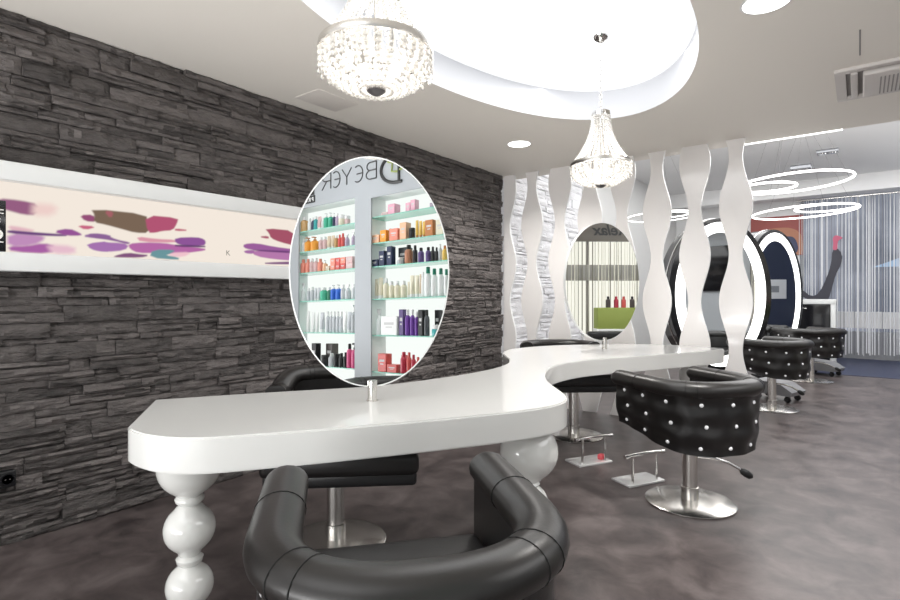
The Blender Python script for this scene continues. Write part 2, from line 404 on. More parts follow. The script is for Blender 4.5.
pmat = emission_mat('printed_picture', (1, 1, 1), .9); an = pmat.node_tree.nodes.new('ShaderNodeAttribute'); an.attribute_name = 'print'
pmat.node_tree.links.new(an.outputs['Color'], pmat.node_tree.nodes['Emission'].inputs['Color']); pme.materials.append(pmat)
link('printed_shapes', pme, pr)
km = text_mesh('K', .05, .0006); km.materials.append(mat('print_ink', (.25, .25, .22), .6))
ko = link('printed_letter', km, pr); ko.matrix_local = Matrix.Translation((WX+.032, 1.935, 1.548)) @ Matrix.Rotation(PI/2, 4, 'Z') @ Matrix.Rotation(PI/2, 4, 'X')
# black carton standing on the lower ledge
cbx = tag(empty('product_carton', (WX+.06, .69, 1.491)), 'black carton with a pale round seal standing in the display box at the left edge', 'carton')
MB().rbox(-.022, .022, -.07, .055, 0, .255, .004).build('carton', 'black_gloss', cbx)
M['label_white'] = mat('label_white', (.8, .8, .76), .5)
MB().lathe([(.001, 0), (.028, 0), (.028, .0015), (.001, .0015)], 24, (0,0,0), 0, Matrix.Translation((.0215, .015, .085)) @ Matrix.Rotation(PI/2, 4, 'Y')).build('round_seal', 'label_white', cbx)
for z0, ya in ((.205, -.02), (.188, .0), (.045, .0)): MB().box(.0215, .0232, ya, .045, z0, z0+.005).build('printed_line', 'label_white', cbx)
mb = MB(); mb.box(-.001, .0012, -.014, .014, -.0025, .0025, 0, Matrix.Translation((.022, .022, .155)) @ Matrix.Rotation(.8, 4, 'X')); mb.box(-.001, .0012, -.014, .014, -.0025, .0025, 0, Matrix.Translation((.022, .022, .155)) @ Matrix.Rotation(-.8, 4, 'X')); mb.build('printed_cross', 'label_white', cbx)
# wall socket
so = tag(empty('wall_socket', (WX+.03, .735, .34)), 'black double power socket low on the dark stone wall at far left', 'socket')
MB().rbox(-.03, .012, -.09, .06, -.042, .042, .006).build('socket_plate', 'black', so)
for y in (-.045, .025):
    mb = MB(); mb.lathe([(.028, 0), (.028, .004), (.024, .004), (.022, -.004), (.001, -.004)], 24, (0,0,0), 0, Matrix.Translation((.012, y, 0)) @ Matrix.Rotation(PI/2, 4, 'Y'))
    oo = mb.build('socket_outlet', 'black_gloss', so)
    MB().box(.0085, .0125, y-.011, y-.006, -.003, .003).box(.0085, .0125, y+.006, y+.011, -.003, .003).build('pin_hole', 'chrome', oo)

# ------------------------------------------------------------------ the winding white counter
back = [(-2.585,1.112),(-2.357,1.51),(-2.20,1.75),(-2.054,1.985),(-1.985,2.22),(-1.935,2.5),(-1.914,2.704),(-1.925,3.03),(-1.993,3.267),(-2.101,3.465),(-2.26,3.65),(-2.40,3.83),(-2.49,4.05),(-2.50,4.30),(-2.389,4.687),(-2.124,5.027),(-1.85,5.30),(-1.60,5.44),(-1.38,5.47),(-1.185,5.45),(-.98,5.353)]
front = [(-.975,5.323),(-1.05,5.08),(-1.15,4.84),(-1.264,4.576),(-1.40,4.28),(-1.52,4.03),(-1.60,3.85),(-1.655,3.65),(-1.672,3.42),(-1.645,3.22),(-1.575,3.02),(-1.458,2.801),(-1.319,2.612),(-1.163,2.432),(-1.095,2.33),(-1.062,2.24),(-1.06,2.145),(-1.080,2.05),(-1.115,1.955),(-1.171,1.843),(-1.294,1.625),(-1.461,1.349),(-1.62,1.11),(-1.733,.945),(-1.785,.89),(-1.85,.845),(-1.943,.812),(-2.055,.807),(-2.11,.812),(-2.151,.832),(-2.20,.865)]
def smooth_poly(p, keep):
    out = []
    for i in range(len(p)):
        a, b, c = p[i-1], p[i], p[(i+1) % len(p)]
        if b in keep: out.append(b)
        else: out += [(b[0]*.75+a[0]*.25, b[1]*.75+a[1]*.25), (b[0]*.75+c[0]*.25, b[1]*.75+c[1]*.25)]
    return out
keep = {(-2.585,1.112), (-.98,5.353), (-.975,5.323)}
poly = smooth_poly(smooth_poly(back+front, keep), keep)
tb = tag(empty('styling_counter', (-1.7, 2.4, 0)), 'long winding gloss white styling counter on turned baluster legs', 'counter')
TL = Matrix.Translation((1.7, -2.4, 0))
bm = bmesh.new(); vs = [bm.verts.new((x, y, TZ-TT)) for x, y in poly]; f = bm.faces.new(vs)
r = bmesh.ops.extrude_face_region(bm, geom=[f]); top = [g for g in r['geom'] if isinstance(g, bmesh.types.BMVert)]
for v in top: v.co.z = TZ
bmesh.ops.recalc_face_normals(bm, faces=bm.faces)
ed = [e for e in bm.edges if all(abs(v.co.z-TZ) < 1e-6 for v in e.verts) or all(abs(v.co.z-TZ+TT) < 1e-6 for v in e.verts)]
bmesh.ops.bevel(bm, geom=ed, offset=.006, segments=2, affect='EDGES')
mb = MB(); mb.bm(bm); o = mb.build('worktop', 'table_white', tb, angle=35); o.matrix_local = TL
def sph(zc, r, z0, z1, n=10):
    out = []
    for i in range(n+1):
        z = z0+(z1-z0)*i/n; d = (z-zc)/r; out.append((r*math.sqrt(max(0, 1-d*d)), z))
    return out
legp = [(.001, 0), (.058, 0), (.064, .015), (.056, .03), (.036, .05), (.034, .085), (.045, .095)]+sph(.182, .084, .108, .252)+[(.036, .262), (.046, .272), (.048, .286), (.036, .298), (.042, .308)]+sph(.396, .091, .318, .470)+[(.046, .480), (.037, .488), (.050, .500), (.052, .512), (.044, .522)]+sph(.632, .114, .535, TZ-TT+.004)+[(.001, TZ-TT+.004)]
leg2 = [(.001, 0), (.062, 0), (.068, .015), (.06, .03), (.045, .045)]+sph(.125, .084, .058, .195)+[(.040, .203), (.050, .211), (.040, .222)]+sph(.305, .090, .235, .375)+[(.042, .384), (.052, .396), (.044, .408), (.06, .418)]+sph(.545, .135, .425, TZ-TT+.004)+[(.001, TZ-TT+.004)]
for lx, ly, lp in ((-2.0, .985, legp), (-1.225, 2.19, leg2), (-2.33, 4.42, legp), (-1.20, 5.22, leg2)):
    o = MB().lathe(lp, 40, (lx, ly, 0)).build('leg', 'gloss_white', tb, angle=50); o.matrix_local = TL

# ------------------------------------------------------------------ oval mirrors on posts
def oval_mirror(name, label, c, al, be, a, b, post, group):
    t = tag(empty(name, (post[0], post[1], TZ)), label, 'mirror', group)
    R3 = Matrix.Rotation(-al, 3, 'Z')  # local X along the plate, local -Y ... normal
    dx = Vector((math.sin(al), math.cos(al), 0)); nrm = Vector((math.cos(al)*math.cos(be), -math.sin(al)*math.cos(be), math.sin(be)))
    up = nrm.cross(dx); up = up if up.z > 0 else -up
    n = 96; inv = Matrix.Translation((-post[0], -post[1], -TZ)); cc = Vector(c)
    def ring(ra, rb, off): return [cc+dx*(ra*math.cos(2*PI*k/n))+up*(rb*math.sin(2*PI*k/n))+nrm*off for k in range(n)]
    mb = MB()
    A = [ring(a-.006, b-.006, .0055), ring(a, b, .0045), ring(a, b, -.0185), ring(a-.006, b-.006, -.0195)]
    v = sum(A, [])
    mb.add(v, [(i*n+k, i*n+(k+1) % n, (i+1)*n+(k+1) % n, (i+1)*n+k) for i in range(3) for k in range(n)])
    o = mb.build('rim', 'frame_white', t, angle=60); o.matrix_local = inv
    for off in (.005, -.019):
        mb = MB(); mb.add(ring(a-.005, b-.005, off), [tuple(range(n))])
        o = mb.build('mirror_glass', 'mirror', t, smooth=False); o.matrix_local = inv
    pz = c[2]-b
    mb = MB(); mb.lathe([(.026, 0), (.026, .004), (.022, .005), (.0215, pz-TZ+.03), (.001, pz-TZ+.03)], 28)
    mb.build('post', 'steel', t)
    return t
m1c, m1a, m1b = (-1.789, 1.717, 1.385), .366, .532
oval_mirror('oval_mirror', 'oval mirror standing nearest on the counter, reflecting lit shelves of bottles', m1c, math.radians(45), math.radians(1.3), m1a, m1b, (-1.767, 1.708), 'oval mirrors on the counter')
oval_mirror('oval_mirror.001', 'oval mirror further along the counter, in front of the wavy white panels', (-1.852, 4.69, 1.40), math.radians(25), 0, .45, .54, (-1.847, 4.70), 'oval mirrors on the counter')

# ------------------------------------------------------------------ tub chairs
def cpath(a, c, yb, tip, n=22, ex=2.35):
    P = [(-a, tip+(yb-tip)*i/8) for i in range(8)]
    for i in range(2*n+1):
        t = PI+PI*i/(2*n); cs, sn = math.cos(t), math.sin(t)
        P.append((a*math.copysign(abs(cs)**(2/ex), cs), yb-c*abs(sn)**(2/ex)))
    P += [(a, yb+(tip-yb)*i/8) for i in range(1, 9)]
    # resample evenly
    L = [0.]
    for i in range(1, len(P)): L.append(L[-1]+math.dist(P[i-1], P[i]))
    out = []; m = 64; j = 0
    for k in range(m+1):
        s = L[-1]*k/m
        while j < len(L)-2 and L[j+1] < s: j += 1
        u = (s-L[j])/max(1e-9, L[j+1]-L[j]); out.append((P[j][0]+(P[j+1][0]-P[j][0])*u, P[j][1]+(P[j+1][1]-P[j][1])*u))
    return out, L[-1]
def make_chair(name, tip=.27, ztop=.695, seat_front=.27, base_off=0., lever=1, seat_z=.50, back_bot=.335, arm_bot=.435, rr=.062, k=.9, lift=0., wide=0., droop=0., sx=0., cx=0.):
    t = empty(name); a, c, yb = .335*k, .32*k, -.03
    ztop += lift; seat_z += lift; back_bot += lift; arm_bot += lift
    P, LEN = cpath(a, c, yb, tip); m = len(P)-1
    nrm = []
    for i in range(m+1):
        p, q = P[max(i-1, 0)], P[min(i+1, m)]; dx, dy = q[0]-p[0], q[1]-p[1]; l = math.hypot(dx, dy); nrm.append((-dy/l, dx/l))
    nrm = [(-x, -y) if (x*P[i][0]+y*(P[i][1]+.0)) < 0 and abs(P[i][1]-tip) > 1e-9 else (x, y) for i, (x, y) in enumerate(nrm)]
    # outward = away from the chair's middle
    nrm = [((x, y) if x*P[i][0]+y*(P[i][1]-tip) >= 0 else (-x, -y)) for i, (x, y) in enumerate(nrm)]
    studs = []
    cols = 9
    for rw in range(3):
        for kk in range(cols):
            s = (kk+(.5 if rw % 2 else .25)+.12)/(cols+.1); w = (.17, .52, .88)[rw]
            if .03 < s < .97: studs.append((s, w))
    nz = 18
    def zb(i):
        y = P[i][1]; u = min(1, max(0, (y+.33)/(tip+.33+.01))); return back_bot+(arm_bot-back_bot)*(u*u*(3-2*u))
    def dr(i):
        u = min(1, max(0, (P[i][1]+.24)/(tip+.24+1e-6))); return droop*u*u
    def outer(i, w):           # w: 0 top .. 1 bottom
        off = .050-.024*w**2.5
        if i in (0, m): off -= .006
        for s, sw in studs:
            d2 = ((i/m-s)*LEN/.062)**2+((w-sw)*(ztop-.33)/.055)**2
            off -= .024*math.exp(-d2)
        off += .006*math.cos(w*PI*3)*.3
        x, y = P[i]; nx, ny = nrm[i]
        zt_ = ztop-dr(i); return (x+nx*off, y+ny*off, zt_+(zb(i)-zt_)*w)
    mb = MB(); v = []; f = []
    for i in range(m+1):
        for j in range(nz+1): v.append(outer(i, j/nz))
    W = nz+1; inn = len(v)
    for i in range(m+1):
        for j in (0, nz):
            x, y = P[i]; nx, ny = nrm[i]; v.append((x-nx*.045, y-ny*.045, ztop-dr(i) if j == 0 else zb(i)))
    for i in range(m):
        for j in range(nz): f.append((i*W+j, (i+1)*W+j, (i+1)*W+j+1, i*W+j+1))
        f.append((inn+2*i, inn+2*i+1, inn+2*i+3, inn+2*i+2))
        f.append((i*W, (i+1)*W, inn+2*i+2, inn+2*i)); f.append((i*W+nz, inn+2*i+1, inn+2*i+3, (i+1)*W+nz))
    for i in (0, m): f.append(tuple([i*W+j for j in range(W)]+[inn+2*i+1, inn+2*i]))
    mb.add(v, f); mb.build('backrest', 'leather', t, angle=50)
    # padded roll
    zr = ztop+.02; pts = [(x+n_[0]*.004, y+n_[1]*.004, zr-dr(i)) for i, ((x, y), n_) in enumerate(zip(P, nrm))]
    e0, e1 = [], []; R0 = []
    for q in range(6, 0, -1):
        ang = q/6*PI/2; e0.append((pts[0][0], pts[0][1]+rr*math.sin(ang)*.8, pts[0][2])); R0.append(max(.004, rr*math.cos(ang)))
    e1 = [(pts[-1][0], e[1], pts[-1][2]) for e in reversed(e0)]; R1 = list(reversed(R0))
    mb = MB(); mb.tube(e0+pts+e1, rr, 20, rs=R0+[rr]*len(pts)+R1); mb.v = [(x, y, zr+(z-zr)*.8) for x, y, z in mb.v]
    ro = mb.build('armrest_roll', 'leather_brown', t, angle=60)
    for fr in (.13, .34, .36, .64, .66, .87):
        i = int(fr*m); p, q = Vector(pts[i]), Vector(pts[i+1]); d = (q-p).normalized(); sd = Vector((d.y, -d.x, 0))
        mb = MB(); mb.tube([p+sd*((rr+.0005)*math.cos(2*PI*q_/24))+Vector((0,0,.8*(rr+.0005)*math.sin(2*PI*q_/24))) for q_ in range(24)], .0016, 5, closed=True)
        mb.build('seam', 'seam', ro)
    # seat
    sw_ = .285*k if not wide else wide
    mb = MB(); mb.rbox(sx-sw_, sx+sw_, -.30*k, seat_front, seat_z-.06, seat_z+.045, .032); mb.build('seat', 'leather', t)
    fy = .06 if not wide else seat_front-.03
    mb = MB(); mb.rbox(sx-sw_+.01, sx+sw_-.01, -.27*k, fy, seat_z-.115, seat_z-.045, .02); mb.build('seat_frame', 'black', t)
    yo = base_off
    mb = MB(); mb.lathe([(.001, .012), (.045, .012), (.045, seat_z-.12), (.001, seat_z-.12)], 28, (cx, yo, 0)); mb.lathe([(.052, .012), (.052, .10), (.045, .102)], 28, (cx, yo, 0), caps=False); mb.build('pedestal_column', 'steel', t)
    mb = MB(); mb.lathe([(.001, 0), (.256, 0), (.260, .004), (.260, .010), (.254, .014), (.12, .020), (.06, .028), (.001, .028)], 56, (cx, yo, 0)); mb.build('base_plate', 'steel', t)
    if lever:
        lv = [(.04, yo-.02, .285), (.13, yo-.05, .275), (.22, yo-.08, .245), (.28, yo-.10, .21), (.33, yo-.12, .175)]
        mb = MB(); mb.tube(lv, .009, 10); lo = mb.build('pump_lever', 'chrome', t)
        mb = MB(); p0, p1 = Vector(lv[-2]), Vector(lv[-1]); mb.tube([p0+(p1-p0)*k for k in (.2, .5, .9, 1.35, 1.6)], .02, 12, rs=[.010, .021, .024, .021, .006]); mb.build('lever_pad', 'black', lo)
    # crystal studs
    sm = MB(); sm.lathe([(.011, 0), (.012, .0025), (.0085, .008), (.0045, .010), (.001, .010)], 10); sme = sm.mesh('crystal_stud', ['stud'], angle=15)
    for s, w in studs:
        i = min(m-1, max(1, round(s*m))); p = Vector(outer(i, w)); n_ = Vector((nrm[i][0], nrm[i][1], .08)).normalized()
        so_ = link('crystal_stud', sme, t); so_.matrix_local = Matrix.Translation(p-n_*.001) @ n_.to_track_quat('Z', 'Y').to_matrix().to_4x4()
    return t
G = 'black tufted styling chairs'
def place(o, x, y, ang, label, z=0):
    o.location = (x, y, z); o.rotation_euler = (0, 0, math.radians(ang-90)); tag(o, label, 'chair', G); return o
proto = make_chair('styling_chair', lift=.03, back_bot=.35)
place(proto, -.83, 3.49, 147, 'black tub chair with crystal studs on a round steel base, right of centre')
near = make_chair('styling_chair', rr=.065, k=.94, lift=-.012, tip=.335)
place(near, -.915, 1.005, 140.5, 'black leather tub chair in the near foreground, cut by the bottom edge')
place(copy_tree(proto), -.785, 6.935, 152, 'black studded tub chair at the nearer lit oval mirror, beyond the counter')
c4 = place(copy_tree(proto), -.585, 9.58, 142, 'black studded tub chair furthest back, before the white cabinet')
c4.scale = (1.1, 1.1, 1.)
half = make_chair('styling_chair', tip=-.11, ztop=.80, seat_front=.46, base_off=.10, seat_z=.505, back_bot=.40, arm_bot=.42, k=.82, wide=.36, lever=0, droop=.09, sx=-.11, cx=-.05)
place(half, -2.25, 1.85, -47, 'black leather chair under the counter, behind the nearest oval mirror')
half2 = make_chair('styling_chair', tip=-.11, ztop=.745, seat_front=.60, base_off=.42, seat_z=.53, back_bot=.40, arm_bot=.42, k=1., wide=.36, lever=0)
place(half2, -2.33, 4.83, -50, 'black leather chair under the counter, before the wavy panels')

# ------------------------------------------------------------------ chrome foot rests
def footrest(name, loc, ang, label):
    t = tag(empty(name, loc, math.radians(ang)), label, 'footrest', 'chrome footrests on the floor')
    MB().rbox(-.155, .155, -.09, .09, 0, .016, .004).build('base_plate', 'plate', t)
    for s in (-1, 1): MB().lathe([(.009, .016), (.009, .20), (.001, .20)], 16, (s*.105, -.06, 0)).build('upright', 'chrome', t)
    mb = MB(); mb.tube([(-.16, -.06, .20), (-.10, -.06, .205), (0, -.06, .207), (.10, -.06, .205), (.16, -.06, .20)], .011, 12)
    b = mb.build('foot_bar', 'chrome', t)
    for s in (-1, 1): MB().tube([(s*.145, -.06, .201), (s*.175, -.06, .199)], .014, 12).build('end_cap', 'chrome', b)
footrest('footrest', (-1.646, 3.87, 0), 62, 'chrome footrest with mirrored plate, left of the pair beside the counter')
footrest('footrest.001', (-1.206, 3.677, 0), 62, 'chrome footrest with mirrored plate, right of the pair, nearest the round base')
hp = tag(MB().rbox(-.022, .022, -.03, .03, 0, .04, .012).build('hair_clip', mat('red_clip', (.7, .10, .12), .4)), 'small red clip lying on the plate of the left chrome footrest', 'clip')
hp.location = (-1.575, 3.94, .0165)

# ------------------------------------------------------------------ wavy partition panels
tops = ['wavy white panel standing against the end of the stone wall', 'second wavy white panel from the stone wall', 'third wavy white panel from the stone wall, left of the far chandelier', 'fourth wavy white panel, directly behind the far chandelier',
        'wavy white panel behind the right half of the far oval mirror', 'wavy white panel right of the far oval mirror, over the counter end', 'wavy white panel next to last at the right of the partition', 'last wavy white panel at the right end, overlapping the lit mirror']
for i in range(8):
    xc = -3.425+i*.358; ph = 0 if i % 2 else PI
    L_, R_ = [], []; n = 90
    for k in range(n+1):
        z = CZ*k/n; hw = .099+.042*math.cos(2*PI*(z-1.665)/.9+ (0 if i % 2 == 0 else PI))
        L_.append((max(xc-hw, WX+.012), z)); R_.append((xc+hw, z))
    mb = MB(); v = []; f = []
    for (lx, z), (rx, _) in zip(L_, R_): v += [(lx, PY, z), (rx, PY, z), (rx, PY+.03, z), (lx, PY+.03, z)]
    for k in range(n):
        for a_, b_ in ((0, 1), (2, 3)): f.append((4*k+a_, 4*k+b_, 4*k+4+b_, 4*k+4+a_))
    f += [(0, 1, 2, 3), (4*n, 4*n+1, 4*n+2, 4*n+3)]
    mb.add(v, f, 0)
    mb.add(v, [(4*k+1, 4*k+2, 4*k+6, 4*k+5) for k in range(n)]+[(4*k+3, 4*k, 4*k+4, 4*k+7) for k in range(n)], 1)
    o = mb.build('partition_panel', ['panel_white', 'panel_edge'], angle=50)
    tag(o, tops[i], 'panel', 'wavy partition panels')

# ------------------------------------------------------------------ chandeliers
def chandelier(loc, label, s=1.):
    t = tag(empty('chandelier', loc), label, 'chandelier', 'crystal chandeliers in the ceiling recess')   # loc: ring centre
    t.scale = (s, s, s); zt = (CZ+RH-loc[2]-.004)/s; zc = .33; r0, r1 = .062, .200
    MB().lathe([(.001, zt), (.06, zt), (.06, zt-.012), (.045, zt-.03), (.012, zt-.05), (.001, zt-.05)], 32).build('canopy', 'chrome', t)
    mb = MB(); k = 0; z = zt-.045
    while z > zc+.05:
        mb.tube([(.009*math.cos(a)*(1 if k % 2 else 0), .009*math.cos(a)*(0 if k % 2 else 1), z-.014+.016*math.sin(a)) for a in [2*PI*q/10 for q in range(10)]], .0026, 5, closed=True); z -= .024; k += 1
    mb.build('chain', 'chrome', t)
    mb = MB(); mb.lathe([(r0-.006, zc), (r0, zc), (r0, zc+.03), (r0-.006, zc+.03)], 40, caps=False); mb.lathe([(.001, zc+.01), (r0, zc+.01), (r0, zc+.014), (.001, zc+.014)], 40)
    mb.lathe([(.008, -.13), (.008, zc+.05), (.001, zc+.05)], 12); mb.build('crown', 'chrome', t)
    mb = MB(); mb.lathe([(r1-.006, -.012), (r1+.004, -.012), (r1+.006, 0), (r1+.004, .014), (r1-.006, .014), (r1-.006, -.012)], 72, caps=False); mb.build('ring_band', 'steel', t)
    up = MB(); nb = 21
    for q in range(nb):
        u = (q+.5)/nb; r = r0+(r1-r0)*u**2.1; z = zc*(1-u); up.ball((r, 0, z), .0058+.004*u, 1)
    up.tube([(r0+(r1-r0)*(q/12)**2.1, 0, zc*(1-q/12)) for q in range(13)], .0013, 4)
    ume = up.mesh('strand', ['crystal'], angle=10)
    ns = 34
    for q in range(ns): o = link('bead_strand', ume, t); o.rotation_euler = (0, 0, 2*PI*q/ns)
    lo = MB(); nb = 9
    for q in range(nb):
        a = (q+.3)/nb*PI/2*.93; r = .198*math.cos(a)**.8; z = -.025-.118*math.sin(a)
        lo.ball((r, 0, z), .0165-.007*(q/nb), 1, sc3=(.65, 1, 1.05))
    lo.tube([(.198*math.cos(q/12*PI/2*.93)**.8, 0, -.025-.118*math.sin(q/12*PI/2*.93)) for q in range(13)], .0013, 4)
    lme = lo.mesh('drop', ['crystal'], angle=10); ns = 30
    for q in range(ns): o = link('crystal_swag', lme, t); o.rotation_euler = (0, 0, 2*PI*(q+.5)/ns)
    fr = MB()
    for q in range(4): fr.ball((.203, 0, -.02-.021*q), .0085, 1, sc3=(.7, 1, 1.2))
    fr.tube([(.203, 0, -.005), (.203, 0, -.09)], .0013, 4)
    fme = fr.mesh('fringe', ['crystal'], angle=10)
    for q in range(24): o = link('crystal_fringe', fme, t); o.rotation_euler = (0, 0, 2*PI*q/24)
    MB().lathe([(.001, -.128), (.036, -.130), (.034, -.144), (.022, -.154), (.010, -.160), (.001, -.162)], 32).build('finial', 'dark_metal', t)
    for q in range(5):
        a = 2*PI*q/5+.3; b = MB(); b.ball((.10*math.cos(a), .10*math.sin(a), -.035), .020, 2, sc3=(1, 1, 1.5)); b.build('bulb', 'glow', t)
    l = bpy.data.lights.new('chandelier_light', 'POINT'); l.energy = 2.5; l.color = (1, .95, .88); l.shadow_soft_size = .12
    lo_ = bpy.data.objects.new('chandelier_light', l); C.objects.link(lo_); lo_.location = (loc[0], loc[1], loc[2]-.03)
chandelier((-1.475, 1.445, 2.212), 'crystal basket chandelier nearest the camera, cut by the top of the view', 1.07)
chandelier((-1.335, 3.335, 2.125), 'crystal basket chandelier hanging on a chain in front of the wavy panels', .95)

# ------------------------------------------------------------------ ceiling fittings
def downlight(x, y, r, label):
    t = tag(empty('downlight', (x, y, CZ)), label, 'downlight', 'recessed ceiling downlights')
    MB().lathe([(r, 0), (r+.012, 0), (r+.011, -.002), (r, -.003), (r, 0)], 40, caps=False).build('trim_ring', 'white', t)
    MB().lathe([(.001, -.0025), (r, -.0025)], 40, caps=False).build('diffuser', 'led_ring', t)
    l = bpy.data.lights.new('downlight_lamp', 'AREA'); l.shape = 'DISK'; l.size = .2; l.energy = 22; l.spread = math.radians(140); l.color = (1, .97, .93)
    o = bpy.data.objects.new('downlight_lamp', l); C.objects.link(o); o.location = (x, y, CZ-.012)
downlight(-2.6, 4.457, .105, 'round lit downlight in the ceiling above the wavy panels at the stone wall')
downlight(-.37, 3.06, .105, 'round lit downlight at the top edge of the view, right of the ceiling recess')
vt = tag(empty('ceiling_vent', (.24, 4.58, CZ)), 'beige slotted air vent in the ceiling at the right edge', 'vent')
mb = MB(); x0, x1, y0, y1 = -.375, .375, -.325, .325; w = .06
mb.rbox(x0, x1, y0, y0+w, -.022, .004, .005); mb.rbox(x0, x1, y1-w, y1, -.022, .004, .005); mb.box(x0+.002, x0+w, y0+w-.006, y1-w+.006, -.0215, .004); mb.box(x1-w, x1-.002, y0+w-.006, y1-w+.006, -.0215, .004)
mb.build('vent_frame', 'grille', vt)
MB().box(x0+w, x1-w, y0+w, y1-w, -.004, -.001).build('vent_cavity', 'slot', vt)
MB().rbox(x0+.085, x0+.125, y0+.075, y1-.075, -.03, -.004, .006).build('side_flap', 'grille', vt)
cv = MB().rbox(x0+.15, x1-.08, y0+.085, y1-.075, -.045, -.008, .012); pa = cv.build('vent_panel', 'grille', vt)
mb = MB()
for k in range(20): mb.box(x0+.24+k*.021, x0+.248+k*.021, y0+.17, y1-.12, -.0462, -.044)
mb.build('slots', 'slot', pa)
M['hatch_paint'] = mat('hatch_paint', (.72, .675, .63), .7)
hx = tag(MB().rbox(-.135, .135, -.19, .19, -.0025, .004, .002).build('access_panel', 'hatch_paint'), 'flush square access panel in the ceiling near the stone wall', 'hatch'); hx.location = (-3.165, 2.59, CZ-.001)

